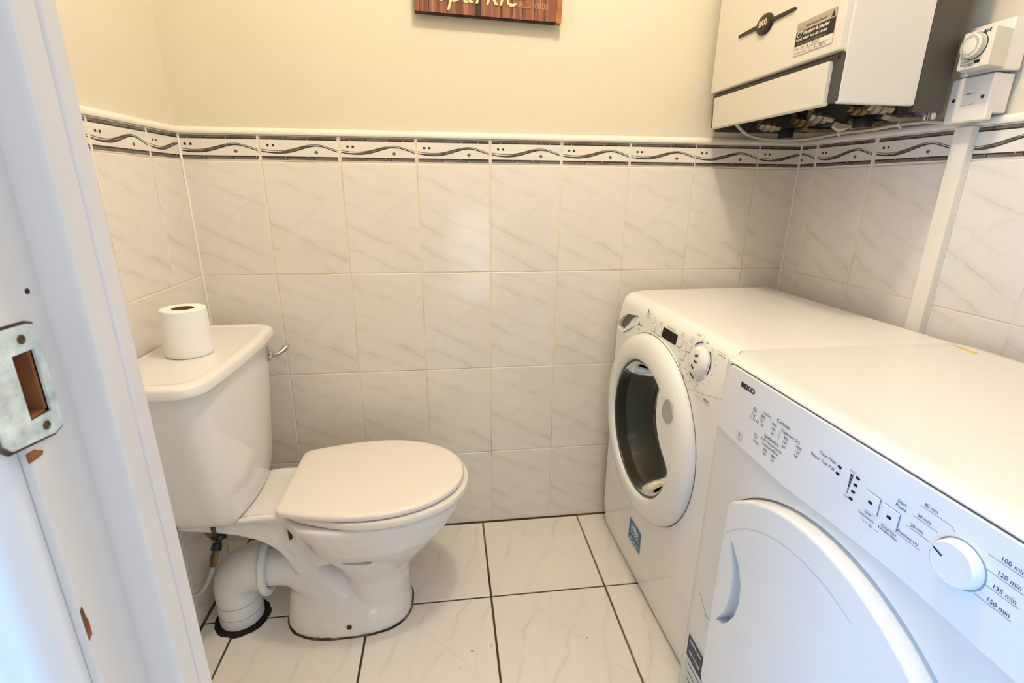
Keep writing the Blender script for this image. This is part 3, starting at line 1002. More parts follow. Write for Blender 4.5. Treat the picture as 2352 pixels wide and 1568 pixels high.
# flexible water supply with its isolating valve
fh = thing('flexible_hose', 'braided steel water hose with black tap fitting under the cistern', 'hose', (-0.74, -0.34, 0.2))
bm = bmesh.new()
tube(bm, [(-0.7380, -0.4580, 0.3620), (-0.7420, -0.4580, 0.3000), (-0.7420, -0.4540, 0.2380), (-0.7390, -0.4400, 0.2000), (-0.7330, -0.4150, 0.1850), (-0.7240, -0.3900, 0.1970), (-0.7180, -0.3700, 0.2220)], 0.0052, 10, smooth_n=6)
finish('braid', bm, M_BRAID, fh)
bm = bmesh.new()
tube(bm, [(-0.7185, -0.3720, 0.2190), (-0.7165, -0.3640, 0.2320)], [0.0075, 0.0080], 8)
tube(bm, [(-0.7165, -0.3640, 0.2320), (-0.7135, -0.3520, 0.2520)], [0.0098, 0.0098], 6)
finish('brass_nut', bm, M_BRASS, fh, 25)
bm = bmesh.new()
tube(bm, [(-0.7135, -0.3520, 0.2515), (-0.7115, -0.3440, 0.2650)], [0.0125, 0.0115], 10)
tube(bm, [(-0.7115, -0.3440, 0.2645), (-0.7100, -0.3400, 0.2710), (-0.7090, -0.3360, 0.2780)], [0.0075, 0.0085, 0.0175], 14)
tube(bm, [(-0.7090, -0.3360, 0.2775), (-0.7080, -0.3340, 0.2850)], [0.0185, 0.0165], 14)
finish('valve', bm, M_BLACK, fh)
bm = bmesh.new()
tube(bm, [(-0.7115, -0.3440, 0.2680), (-0.7450, -0.3250, 0.2900), (-0.7920, -0.2950, 0.2950)], 0.0060, 10)
finish('tail_pipe', bm, M_NICKEL, fh)
bm = bmesh.new()
tube(bm, [(-0.738, -0.458, 0.356), (-0.737, -0.458, 0.398)], [0.0095, 0.0105], 8)
finish('tank_nut', bm, M_NICKEL, fh, 25)

# ================================================================ WASHING MACHINE
WY0, WY1 = -0.643, -0.045
WX0, WX1, WZ = 0.385, 0.880, 0.815
DCY, DCZ = -0.320, 0.506
wm = thing('washing_machine', 'white front-loading washing machine with round glass door in the back corner', 'washing machine', (0.63, -0.344, 0))
body_prof = [(WX0+0.012, 0.012), (WX0, 0.10), (WX0, 0.700), (WX0+0.012, 0.780), (WX0+0.020, 0.798), (WX0+0.034, 0.811), (WX0+0.055, WZ), (WX1-0.01, WZ), (WX1, WZ-0.008), (WX1, 0.012)]
bm = bmesh.new()
prism(bm, body_prof, 'y', WY0, WY1)
bm.normal_update()
bevel_if(bm, lambda a, b: (abs(a.y-WY0) < 1e-5 and abs(b.y-WY0) < 1e-5 or abs(a.y-WY1) < 1e-5 and abs(b.y-WY1) < 1e-5) and max(a.x, b.x) < WX1-0.02, 0.016, 4)
body = finish('body', bm, M_ENAM, wm, 40)
hole = bmesh.new()
lathe(hole, [(0, 0.0), (0, 0.196), (0.40, 0.196), (0.40, 0.0)], (0.36, DCY, DCZ), (1, 0, 0), 64)
cut(body, hole)
# dispenser drawer recess
hole = bmesh.new()
prism(hole, [(-0.052, 0.710), (-0.060, 0.725), (-0.082, 0.745), (-0.112, 0.760), (-0.182, 0.772), (-0.178, 0.745), (-0.166, 0.728), (-0.140, 0.706), (-0.10, 0.700)], 'x', 0.37, 0.408)
cut(body, hole)
# dark grey plate standing in for the shade under the drawer handle's hood
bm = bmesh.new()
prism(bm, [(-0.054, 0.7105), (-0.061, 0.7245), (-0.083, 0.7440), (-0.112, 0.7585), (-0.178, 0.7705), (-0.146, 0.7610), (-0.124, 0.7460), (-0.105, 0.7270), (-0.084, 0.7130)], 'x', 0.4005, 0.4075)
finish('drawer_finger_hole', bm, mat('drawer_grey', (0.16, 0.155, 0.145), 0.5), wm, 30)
# scooped lip of the drawer
bm = bmesh.new()
loft(bm, [[Vector(p) for p in ((0.401, -0.178, 0.7700), (0.401, -0.146, 0.7600), (0.401, -0.124, 0.7450), (0.401, -0.105, 0.7260), (0.401, -0.084, 0.7120))],
          [Vector(p) for p in ((0.3935, -0.179, 0.748), (0.392, -0.160, 0.732), (0.390, -0.142, 0.716), (0.3885, -0.120, 0.706), (0.387, -0.095, 0.703))],
          [Vector(p) for p in ((0.3925, -0.178, 0.745), (0.390, -0.166, 0.728), (0.387, -0.140, 0.706), (0.3860, -0.118, 0.702), (0.3855, -0.10, 0.700))]], cap=False)
finish('drawer_lip', bm, M_PLAST, wm, 60)
# seam under the control panel
bm = bmesh.new()
Ms = face_x(WX0-0.0006, 0, 0)
stroke(bm, Ms, [(0.470, 0.687), (0.50, 0.690), (0.56, 0.702), (0.628, 0.719)], 0.0008)
finish('panel_seam', bm, mat('grey_seam', (0.30, 0.28, 0.26), 0.7), wm, 0)
bm = bmesh.new()
stroke(bm, Ms, [(0.052, 0.197), (0.15, 0.199), (0.30, 0.1995), (0.52, 0.1995), (0.636, 0.197)], 0.0008)
stroke(bm, Ms, [(0.150, 0.197), (0.27, 0.115), (0.33, 0.075), (0.40, 0.055)], 0.0008)
finish('plinth_seam', bm, mat('pale_seam', (0.50, 0.48, 0.45), 0.7), wm, 0)
# door ring
bm = bmesh.new()
ring_prof = [(0.010, 0.2470), (0.000, 0.2475), (-0.006, 0.2472), (-0.015, 0.2440), (-0.0235, 0.235), (-0.0290, 0.220), (-0.0315, 0.205), (-0.0318, 0.193), (-0.0305, 0.186), (-0.0275, 0.1815), (-0.022, 0.1792), (0.000, 0.1792)]
lathe(bm, ring_prof, (WX0, DCY, DCZ), (1, 0, 0), 96, cap=False)
wdoor = finish('door', bm, M_PLAST, wm, 60)
bm = bmesh.new()
lathe(bm, [(-0.0004, 0.2460), (-0.0004, 0.2496)], (WX0, DCY, DCZ), (1, 0, 0), 96, cap=False)
finish('door_gap', bm, M_SEAM, wm, 0)
# moulded grip covering the right of the glass
bm = bmesh.new()
crv = catmull([(0.4290, 0.6725), (0.4270, 0.6560), (0.4225, 0.6300), (0.4215, 0.6050), (0.4270, 0.5780), (0.4380, 0.5560), (0.4560, 0.5325), (0.486, 0.5075), (0.505, 0.4900), (0.5140, 0.4770)], 4)
arcp = [(-DCY+0.1965*math.cos(math.radians(a)), DCZ+0.1965*math.sin(math.radians(a))) for a in range(-7, 57, 4)]
poly = [(-u, v) for u, v in crv] + [(-u, v) for u, v in arcp]
prism(bm, poly, 'x', WX0-0.03185, WX0-0.018)
bm.normal_update()
_cs = {(round(-u, 4), round(v, 4)) for u, v in crv}
bevel_if(bm, lambda a, b: a.x < WX0-0.02 and b.x < WX0-0.02 and (round(a.y, 4), round(a.z, 4)) in _cs and (round(b.y, 4), round(b.z, 4)) in _cs, 0.003, 3)
g = finish('door_grip', bm, M_PLAST, None, 50)
adopt(g, wm)
bm = bmesh.new()
pts = [(-0.477+0.024*math.sin(t)*(1.0-0.18*math.cos(t)), 0.6265+0.029*math.cos(t)) for t in [2*PI*i/28 for i in range(28)]]
pts = [(y, z) for y, z in pts]
prism(bm, pts, 'x', WX0-0.0326, WX0-0.030)
i_ = finish('grip_inlay', bm, M_GREYP, wm)
i_['label'] = 'egg-shaped warm grey inlay on the door grip'
# glass bowl
bm = bmesh.new()
gp = [(-0.020, 0.1792), (-0.0195, 0.171), (-0.012, 0.165), (0.000, 0.160), (0.024, 0.153), (0.050, 0.143), (0.062, 0.130), (0.068, 0.10), (0.071, 0.05), (0.072, 0.0)]
lathe(bm, gp, (WX0, DCY, DCZ), (1, 0, 0), 72, cap=False)
finish('door_glass', bm, M_GLASS, wm, 60)
bm = bmesh.new()
lathe(bm, [(-0.0205, 0.1794), (-0.0225, 0.1755), (-0.019, 0.1725), (-0.013, 0.1735), (0.012, 0.1780), (0.012, 0.1796)], (WX0, DCY, DCZ), (1, 0, 0), 72, cap=False)
finish('door_trim_ring', bm, mat('dark_ring', (0.07, 0.065, 0.055), 0.25), wm, 60)
# gasket and drum
bm = bmesh.new()
lathe(bm, [(0.012, 0.196), (0.006, 0.190), (0.012, 0.182), (0.026, 0.179), (0.034, 0.172), (0.046, 0.171), (0.052, 0.163), (0.068, 0.160), (0.078, 0.152), (0.088, 0.152), (0.090, 0.160), (0.080, 0.196)], (WX0, DCY, DCZ), (1, 0, 0), 72, cap=False)
finish('gasket', bm, M_RUBBER, wm, 60)
bm = bmesh.new()
lathe(bm, [(0.090, 0.158), (0.100, 0.190), (0.34, 0.190), (0.35, 0.17), (0.35, 0.0)], (WX0, DCY, DCZ), (1, 0, 0), 64, cap=False)
drum = finish('drum', bm, M_STEEL, wm, 50)
for a in (100, 220, 340):
    bm = bmesh.new()
    ca, sa = math.cos(math.radians(a)), math.sin(math.radians(a))
    tube(bm, [(WX0+0.11, DCY+0.176*ca, DCZ+0.176*sa), (WX0+0.22, DCY+0.165*ca, DCZ+0.165*sa), (WX0+0.33, DCY+0.176*ca, DCZ+0.176*sa)], [0.012, 0.022, 0.012], 10, smooth_n=3)
    finish('drum_paddle', bm, M_DRUMD, wm)
bm = bmesh.new()
for i in range(60):
    for j in range(8):
        a = 2*PI*(i+0.5*(j % 2))/60
        c = Vector((WX0+0.115+j*0.026, DCY+0.1893*math.cos(a), DCZ+0.1893*math.sin(a)))
        n_ = Vector((0, -math.cos(a), -math.sin(a)))
        t_ = Vector((0, -math.sin(a), math.cos(a)))
        bm.faces.new([bm.verts.new(c + (t_*math.cos(k*PI/3) + Vector((1, 0, 0))*math.sin(k*PI/3))*0.0030) for k in range(6)])
ph = finish('drum_perforation', bm, M_INK, wm, 0)
ph['kind'] = 'stuff'
# control panel parts
def wpanel(u, z):
    """x of the sloping panel front at height z, with its lean"""
    return WX0 + 0.012*(z-0.70)/0.08
TILT = math.atan2(0.012, 0.08)
Mp = face_x(wpanel(0, 0.75)-0.0007, 0.010, 0.75, tilt=TILT)   # page: u = -y, v = z-0.75
bm = bmesh.new()
flat(bm, Mp, rrect(0.379, 0.021, 0.0365, 0.0125, 0.0012), 0, 0.0002)
finish('display', bm, M_LCD, wm, 0)
BTN = []
for i, (u, v) in enumerate(((0.292, 0.018), (0.326, 0.016), (0.432, 0.020), (0.471, 0.022), (0.455, -0.003))):
    bm = bmesh.new()
    outer = rrect(u, v, 0.0085, 0.0085, 0.004)
    loft(bm, [[Mp @ Vector((p[0], p[1], -0.001)) for p in rrect(u, v, 0.0098, 0.0098, 0.0045)], [Mp @ Vector((p[0], p[1], 0.0006)) for p in rrect(u, v, 0.0096, 0.0096, 0.0045)], [Mp @ Vector((p[0], p[1], 0.0016)) for p in rrect(u, v, 0.0084, 0.0084, 0.004)]])
    finish('push_button', bm, M_PLAST, wm, 30)
    BTN.append((u, v))
# programme dial
dc = Mp @ Vector((0.525, 0.008, 0))
dn = (Mp.to_3x3() @ Vector((0, 0, 1))).normalized()
bm = bmesh.new()
lathe(bm, [(0.0, 0.0335), (0.0022, 0.0335), (0.0035, 0.0315), (0.0065, 0.0300), (0.0100, 0.0265), (0.0120, 0.0200), (0.0128, 0.0)], dc, dn, 48)
dial = finish('programme_dial', bm, M_PLAST, wm, 50)
bm = bmesh.new()
Md = Matrix.Translation(dn*0.0132) @ Mp
for du, dv, a in ((0.004, 0.013, 18), (0.005, 0.0, -4), (-0.001, -0.013, -22)):
    stroke(bm, Md, [(0.525+du+q*math.cos(math.radians(a)), 0.008+dv+q*math.sin(math.radians(a))) for q in (-0.0065, 0.0, 0.0065)], 0.0042)
finish('dial_slots', bm, M_RUST, wm, 0)
# printed legends of the control panel
bm = bmesh.new()
for u, v in BTN:
    stroke(bm, Mp, rrect(u, v, 0.0103, 0.0103, 0.0048), 0.0007, 1, 0.0002, closed=True)
def ptxt(s, size, u, v, mi=0, align='CENTER', **k):
    add_text(bm, s, size, Mp @ Matrix.Translation((u, v, 0.0002)), mi, align, **k)
ptxt('8', 0.017, 0.245, 0.047, 0, bold=0.0003)
ptxt('kg', 0.008, 0.256, 0.043, 0)
ptxt('MAX LOAD', 0.0055, 0.248, 0.034, 1)
ptxt('A', 0.016, 0.207, 0.004, 0, bold=0.0003)
ptxt('+++', 0.010, 0.220, 0.003, 0, bold=0.0002)
ptxt('CLASS', 0.006, 0.212, -0.010, 1)
ptxt('Remaining Time', 0.006, 0.382, 0.040, 1)
for u, v, s in ((0.292, 0.040, 'Start\nDelay'), (0.328, 0.037, 'Extra\nRinse'), (0.436, 0.041, 'Degree\nof Soil'), (0.476, 0.043, 'Spin\nSpeed'), (0.455, -0.026, 'Start\nPause')):
    ptxt(s, 0.0055, u, v, 1)
for u, v in ((0.306, 0.008), (0.450, 0.026), (0.438, 0.002)):
    flat(bm, Mp, arc(u, v, 0.0013, 0, 330, 8), 0, 0.0002)
for s, u, v in (('RAPID', 0.508, 0.058), ('COTTON', 0.601, 0.043), ('DELICATES', 0.478, -0.043), ('MIXED', 0.592, -0.057), ('OFF', 0.543, 0.052)):
    ptxt(s, 0.0062, u-0.008, v, 1, bold=0.00015)
for s, u, v in (('14', 0.490, 0.044), ('30', 0.507, 0.050), ('44', 0.523, 0.051), ('60 P', 0.567, 0.046), ('90', 0.586, 0.032), ('60', 0.590, 0.020), ('40', 0.588, -0.003), ('30', 0.583, -0.019), ('40', 0.566, -0.030), ('60', 0.549, -0.040), ('30', 0.500, -0.034), ('wool', 0.487, -0.025)):
    ptxt(s, 0.0052, u-0.008, v, 1)
stroke(bm, Mp, arc(0.525, 0.008, 0.0405, 95, 140, 12), 0.0032, 2, 0.0002)
stroke(bm, Mp, arc(0.525, 0.008, 0.0405, -25, 50, 16), 0.0032, 0, 0.0002)
stroke(bm, Mp, arc(0.525, 0.008, 0.0405, 235, 265, 10), 0.0032, 0, 0.0002)
for r in (0.0388, 0.0422):
    stroke(bm, Mp, arc(0.525, 0.008, r, -82, -38, 12), 0.0006, 1, 0.0002)
stroke(bm, Mp, [(0.4980, 0.063), (0.5190, 0.063), (0.5190, 0.052)], 0.0006, 1, 0.0002)
stroke(bm, Mp, [(0.5570, 0.040), (0.5700, 0.049), (0.6040, 0.049)], 0.0006, 1, 0.0002)
stroke(bm, Mp, [(0.4540, -0.048), (0.5070, -0.048), (0.5110, -0.040)], 0.0006, 1, 0.0002)
stroke(bm, Mp, [(0.5350, -0.042), (0.5350, -0.062), (0.5980, -0.062)], 0.0006, 1, 0.0002)
ptxt('Candy', 0.0095, 0.052, -0.028, 3)
pp = finish('panel_print', bm, [M_INK, M_INKG, M_VIOLET, mat('faint_grey_print', (0.42, 0.40, 0.37), 0.5)], wm, 0)
pp['kind'] = 'stuff'
# blue sticker low on the front
bm = bmesh.new()
Mst = face_x(WX0-0.0006, 0, 0)
rect(bm, Mst, 0.270, 0.352, 0.122, 0.193, 0, 0.0)
rect(bm, Mst, 0.272, 0.350, 0.124, 0.191, 1, 0.0002)
add_text(bm, 'FREE', 0.026, Mst @ Matrix.Translation((0.311, 0.169, 0.0004)), 2, 'CENTER', sx=0.95, bold=0.0008)
add_text(bm, '5 YEAR', 0.008, Mst @ Matrix.Translation((0.311, 0.185, 0.0004)), 2, 'CENTER')
add_text(bm, 'GUARANTEE', 0.010, Mst @ Matrix.Translation((0.311, 0.152, 0.0004)), 2, 'CENTER')
add_text(bm, '1800 200 3707', 0.0105, Mst @ Matrix.Translation((0.311, 0.134, 0.0004)), 2, 'CENTER', bold=0.0002)
add_text(bm, 'T & C apply', 0.006, Mst @ Matrix.Translation((0.300, 0.115, 0.0002)), 3, 'CENTER')
s = finish('sticker', bm, [mat('pale_sticker_edge', (0.45, 0.60, 0.66), 0.5), M_BLUE, M_WHITEP, M_INK], wm, 0)
s['label'] = 'blue sticker with white lettering'
for yy in (WY0+0.05, WY1-0.05):
    for xx in (WX0+0.06, WX1-0.06):
        bm = bmesh.new()
        lathe(bm, [(0, 0.02), (0.014, 0.02), (0.014, 0)], (xx, yy, 0.0), (0, 0, 1), 14)
        finish('foot', bm, M_BLACK, wm)

wm.rotation_euler = (0, 0, 0.030)   # stands a little skewed in the corner

# ================================================================ TUMBLE DRYER
DY0, DY1 = -1.208, -0.652
DXF, DZ = 0.371, 0.826
dr = thing('tumble_dryer', 'white tumble dryer with large round door nearest the doorway', 'tumble dryer', (0.62, -0.93, 0))
bm = bmesh.new()
prof = [(DXF+0.004, 0.012), (DXF, 0.03), (DXF, 0.812), (DXF+0.003, 0.8165), (DXF+0.014, 0.8225), (DXF+0.032, 0.8255), (0.50, DZ), (0.845, DZ), (0.872, 0.8215), (0.882, 0.812), (0.884, 0.79), (0.884, 0.012)]
prism(bm, prof, 'y', DY0, DY1)
bevel_if(bm, lambda a, b: (abs(a.y-DY1) < 1e-5 and abs(b.y-DY1) < 1e-5 or abs(a.y-DY0) < 1e-5 and abs(b.y-DY0) < 1e-5) and max(a.x, b.x) < 0.88 and min(a.z, b.z) > 0.02, 0.020, 5)
dbody = finish('body', bm, mat('dryer_white_enamel', (0.74, 0.735, 0.72), 0.2, coat=0.2), dr, 40)
# door: big disc with a flat left side
dcy, dcz, drr = -0.9565, 0.3822, 0.2795
a0 = math.degrees(math.acos((-0.760-dcy)/drr))
pts = [(dcy + drr*math.cos(math.radians(a)), dcz + drr*math.sin(math.radians(a))) for a in [a0 + (360-2*a0)*k/70 for k in range(71)]]
bm = bmesh.new()
prism(bm, pts, 'x', DXF-0.021, DXF+0.0098)
bm.normal_update()
bevel_if(bm, lambda a, b: abs(a.x-(DXF-0.021)) < 1e-5 and abs(b.x-(DXF-0.021)) < 1e-5, 0.006, 4)
ddoor = finish('door', bm, M_PLAST, dr, 50)
grip_pts = [(-0.785, 0.526), (-0.794, 0.503), (-0.806, 0.460), (-0.808, 0.420), (-0.800, 0.380), (-0.782, 0.345), (-0.800, 0.352), (-0.814, 0.371), (-0.829, 0.400), (-0.835, 0.435), (-0.832, 0.468), (-0.818, 0.498), (-0.797, 0.519)]
hole = bmesh.new()
prism(hole, grip_pts, 'x', DXF-0.05, DXF+0.004)
cut(ddoor, hole, 50)
# seam drawing the lower end of the grip
bm = bmesh.new()
Mdd = face_x(DXF-0.0006, 0, 0)
stroke(bm, Mdd, [(0.690, 0.313), (0.7075, 0.298), (0.722, 0.285), (0.7335, 0.290)], 0.0011)
finish('door_latch_seam', bm, M_SEAM, dr, 0)
hole = bmesh.new()
rr_, ry_, rz_ = 0.2805, -0.9625, 0.3888
a1 = math.degrees(math.acos((-0.764-ry_)/rr_))
prism(hole, [(ry_ + rr_*math.cos(math.radians(a)), rz_ + rr_*math.sin(math.radians(a))) for a in [a1 + (360-2*a1)*k/90 for k in range(91)]], 'x', DXF-0.006, DXF+0.0095)
cut(dbody, hole, 40)
# sunken ring line on the door face
bm = bmesh.new()
Mf = face_x(DXF-0.0213, 0, 0)
stroke(bm, Mf, [( -dcy + 0.235*math.cos(math.radians(a)), dcz+0.235*math.sin(math.radians(a))) for a in range(70, 156, 4)], 0.0012)
finish('door_ring_line', bm, mat('soft_line', (0.62, 0.62, 0.62), 0.4), dr, 0)
# fascia
bm = bmesh.new()
prism(bm, [(DY1-0.008, 0.686), (DY1-0.05, 0.682), (-0.86, 0.679), (-0.95, 0.687), (-1.05, 0.692), (DY0+0.012, 0.688), (DY0+0.012, 0.8115), (DY1-0.042, 0.8115), (DY1-0.034, 0.8105), (DY1-0.027, 0.806)], 'x', DXF-0.0030, DXF+0.001)
bevel_all(bm, 0.0008, 1, 50)
finish('control_panel', bm, M_PLAST, dr, 40)
bm = bmesh.new()
Mc = face_x(DXF-0.0007, 0, 0)
stroke(bm, Mc, [(-DY1+0.027, 0.8090), (-DY1+0.034, 0.8122), (-DY1+0.044, 0.8132), (-DY0-0.012, 0.8132)], 0.0019)
finish('panel_seam', bm, mat('blue_grey_seam', (0.05, 0.06, 0.085), 0.6), dr, 0)
# dial
bm = bmesh.new()
kc = (DXF-0.003, -1.110, 0.757)
lathe(bm, [(0.0, 0.0240), (0.0085, 0.0228), (0.0102, 0.0219), (0.0110, 0.0204), (0.0107, 0.0190), (0.0104, 0.0)], kc, (-1, 0, 0), 56)
finish('timer_dial', bm, M_PLAST, dr, 40)
bm = bmesh.new()
lathe(bm, [(0.0, 0.0254), (0.0006, 0.0254), (0.0006, 0.0235)], kc, (-1, 0, 0), 48, cap=False)
finish('dial_surround', bm, mat('dial_gap', (0.30, 0.33, 0.38), 0.5), dr)
bm = bmesh.new()
Mk = face_x(DXF-0.0143, -1.110, 0.757)
stroke(bm, Mk, [(-0.0190, 0.0055), (-0.0090, 0.0022)], 0.0020)
finish('dial_pointer', bm, M_NAVY, dr, 0)
# two push buttons, raised squares with a lamp
Mq = face_x(DXF-0.0033, 0, 0)
for u, v in ((1.0045, 0.7525), (1.0310, 0.7515)):
    bm = bmesh.new()
    loft(bm, [[Mq @ Vector((p[0], p[1], -0.0005)) for p in rrect(u, v, 0.0105, 0.0115, 0.0012)], [Mq @ Vector((p[0], p[1], 0.0009)) for p in rrect(u, v, 0.0105, 0.0115, 0.0012)], [Mq @ Vector((p[0], p[1], 0.0013)) for p in rrect(u, v, 0.0100, 0.0110, 0.0010)]])
    b_ = finish('push_button', bm, M_PLAST, dr, 30)
    bm = bmesh.new()
    stroke(bm, Mq, [(u-0.010, v+0.0118), (u+0.0104, v+0.0118)], 0.0009, 0, 0.0003)
    stroke(bm, Mq, [(u+0.0110, v+0.0115), (u+0.0110, v-0.0110)], 0.0011, 0, 0.0003)
    finish('button_gap', bm, mat('button_gap_blue', (0.16, 0.20, 0.30), 0.5), dr, 0)
LED = [(0.9505, 0.7675), (0.9495, 0.7575), (0.9795, 0.7695), (0.9785, 0.7592), (0.9775, 0.7490), (0.9765, 0.7385), (1.0045, 0.7525), (1.0310, 0.7515)]
for i, (u, v) in enumerate(LED):
    bm = bmesh.new()
    th = 0.0016 if i > 5 else 0.0002
    pts = rrect(u, v, 0.0030, 0.0017, 0.0016)
    loft(bm, [[Mq @ Vector((p[0], p[1], th-0.0004)) for p in pts], [Mq @ Vector((p[0], p[1], th+0.0002)) for p in pts]])
    finish('indicator_lamp', bm, mat('dark_lamp_window', (0.006, 0.006, 0.014), 0.3), dr, 0)
# printed legends
bm = bmesh.new()
def dtxt(s, size, u, v, mi=0, align='CENTER', **k):
    add_text(bm, s, size, Mq @ Matrix.Translation((u, v, 0.0003)), mi, align, **k)
dtxt('BEKO', 0.0118, 0.7405, 0.7890, 1, bold=0.0006, sx=1.28, spacing=1.03)
dtxt('Cottons', 0.0088, 0.8370, 0.7715, 0)
dtxt('Iron Dry', 0.0064, 0.7985, 0.7685, 0)
dtxt('Cupboard Dry', 0.0070, 0.8560, 0.7610, 0)
for s, u, v in (('800', 0.7905, 0.7610), ('1000', 0.8180, 0.7610), ('120\'', 0.7880, 0.7535), ('105\'', 0.8175, 0.7530), ('60\' - 90\'', 0.7855, 0.7460), ('60\'', 0.8175, 0.7450), ('800', 0.8480, 0.7530), ('1000', 0.8760, 0.7530), ('150\'', 0.8470, 0.7455), ('135\'', 0.8750, 0.7455), ('105\'', 0.8460, 0.7380), ('90\'', 0.8740, 0.7380), ('7 kg', 0.7660, 0.7535), ('3.5 kg', 0.7650, 0.7465), ('3.5 kg', 0.7830, 0.7120), ('600', 0.8090, 0.7110), ('800', 0.8290, 0.7110), ('90\'', 0.8090, 0.7040), ('60\'', 0.8290, 0.7040)):
    dtxt(s, 0.0063, u, v, 0)
dtxt('Synthetics', 0.0088, 0.8180, 0.7345, 0)
dtxt('(Low Temperature)', 0.0064, 0.8190, 0.7268, 0)
dtxt('Cupboard Dry', 0.0066, 0.8180, 0.7195, 0)
stroke(bm, Mq, [(0.8330, 0.7620), (0.8325, 0.7420)], 0.0006, 2, 0.0003)
for u, v in ((0.7680, 0.7625), (0.7800, 0.7215)):
    stroke(bm, Mq, arc(u, v, 0.0040, 0, 330, 14), 0.0006, 0, 0.0003, closed=True)
    stroke(bm, Mq, arc(u, v, 0.0020, 0, 330, 10), 0.0006, 0, 0.0003, closed=True)
stroke(bm, Mq, rrect(0.7385, 0.6985, 0.0072, 0.0072, 0.0012, 3), 0.0005, 2, 0.0003, closed=True)
dtxt('7', 0.0115, 0.7370, 0.6990, 0)
dtxt('kg', 0.0045, 0.7425, 0.6960, 2)
dtxt('Clean Filter', 0.0066, 0.9450, 0.7690, 0, 'RIGHT')
dtxt('Water Tank Full', 0.0066, 0.9435, 0.7590, 0, 'RIGHT')
for i in range(6):
    hw = 0.0021 - i*0.00032
    rect(bm, Mq, 0.9705-i*0.0002-hw, 0.9705-i*0.0002+hw, 0.7655-i*0.0048, 0.7695-i*0.0048, 0, 0.0003)
dtxt('Dry', 0.0050, 0.9705, 0.7735, 2)
dtxt('End', 0.0045, 0.9690, 0.7375, 2)
dtxt('Low', 0.0050, 1.0040, 0.7370, 0)
dtxt('Temperature', 0.0048, 1.0020, 0.7312, 0, sx=0.9)
dtxt('Cancel Time\n& Audible Warn', 0.0045, 1.0330, 0.7335, 0, sx=0.88)
dtxt('Start\nPause', 0.0060, 1.0400, 0.7740, 0)
stroke(bm, Mq, [(0.9985, 0.7270), (0.9985, 0.7240), (1.0070, 0.7240)], 0.0005, 2, 0.0003)
stroke(bm, Mq, [(1.0150, 0.7240), (1.0220, 0.7240), (1.0220, 0.7270)], 0.0005, 2, 0.0003)
dtxt('3s', 0.0050, 1.0110, 0.7240, 0)
for i, (s, u, v) in enumerate((('40 min', 1.0705, 0.7920), ('30 min', 1.0670, 0.7760), ('20 min', 1.0625, 0.7605), ('Freshen Up', 1.0560, 0.7440))):
    dtxt(s, 0.0055, u, v, 0)
    stroke(bm, Mq, [(u-0.012, v-0.0040), (u+0.016, v-0.0040)], 0.0005, 2, 0.0003)
stroke(bm, Mq, [(1.0865, 0.7880), (1.0935, 0.7880), (1.0985, 0.7835)], 0.0005, 2, 0.0003)
for i, (s, u, v) in enumerate((('100 min', 1.150, 0.7890), ('120 min', 1.151, 0.7740), ('135 min', 1.151, 0.7590), ('150 min', 1.150, 0.7430))):
    dtxt(s, 0.0064, u, v, 0)
    stroke(bm, Mq, [(u-0.020, v-0.0040), (u+0.013, v-0.0040)], 0.0005, 2, 0.0003)
pp = finish('panel_print', bm, [M_NAVY, M_INK, mat('pale_navy_print', (0.22, 0.25, 0.34), 0.5)], dr, 0)
pp['kind'] = 'stuff'
# registration label, low on the left of the front
bm = bmesh.new()
Me_ = face_x(DXF-0.0005, 0, 0)
box(bm, DXF-0.0012, DXF-0.0002, -0.790, -0.673, 0.010, 0.199, bev=0)
lbl = finish('card_pocket', bm, mat('clear_pocket', (0.62, 0.62, 0.60), 0.25), dr, 0)
bm = bmesh.new()
Ml = face_x(DXF-0.0014, 0, 0)
rect(bm, Ml, 0.6745, 0.7400, 0.134, 0.192, 1, 0.0)
rect(bm, Ml, 0.6755, 0.7375, 0.136, 0.191, 0, 0.0002)
add_text(bm, 'REGISTER NOW', 0.0080, Ml @ Matrix.Translation((0.7065, 0.180, 0.0004)), 2, 'CENTER', sx=0.85, bold=0.0003)
add_text(bm, 'free on', 0.0060, Ml @ Matrix.Translation((0.7065, 0.165, 0.0004)), 3, 'CENTER')
add_text(bm, '0800 915 0150', 0.0085, Ml @ Matrix.Translation((0.7065, 0.152, 0.0004)), 2, 'CENTER', sx=0.85, bold=0.0003)
for k in range(3):
    rect(bm, Ml, 0.688, 0.735, 0.120-k*0.02, 0.1225-k*0.02, 0, 0.0002)
s = finish('sticker', bm, [M_NAVYS, M_TEAL, M_WHITEP, mat('grey_text', (0.25, 0.26, 0.32), 0.5)], dr, 0)
s['label'] = 'navy label with white lettering'
# yellow label at the back of the top
bm = bmesh.new()
vs = [(0.826, -0.668), (0.835, -0.664), (0.828, -0.712), (0.816, -0.716)]
prism(bm, vs, 'z', DZ-0.0002, DZ+0.0004)
s = finish('yellow_label', bm, M_YELLOW, dr, 0)
s['label'] = 'small yellow label on the top'
for yy in (DY0+0.05, DY1-0.05):
    for xx in (DXF+0.06, 0.82):
        bm = bmesh.new()
        lathe(bm, [(0, 0.02), (0.014, 0.02), (0.014, 0)], (xx, yy, 0.0), (0, 0, 1), 14)
        finish('foot', bm, M_BLACK, dr)

# ================================================================ BOILER
BY0, BY1 = -0.505, -0.030
bo = thing('boiler', 'white wall-hung boiler with dark grey case in the top right corner', 'boiler', (0.90, -0.27, 1.26))
ZB, ZT = 1.262, 2.02
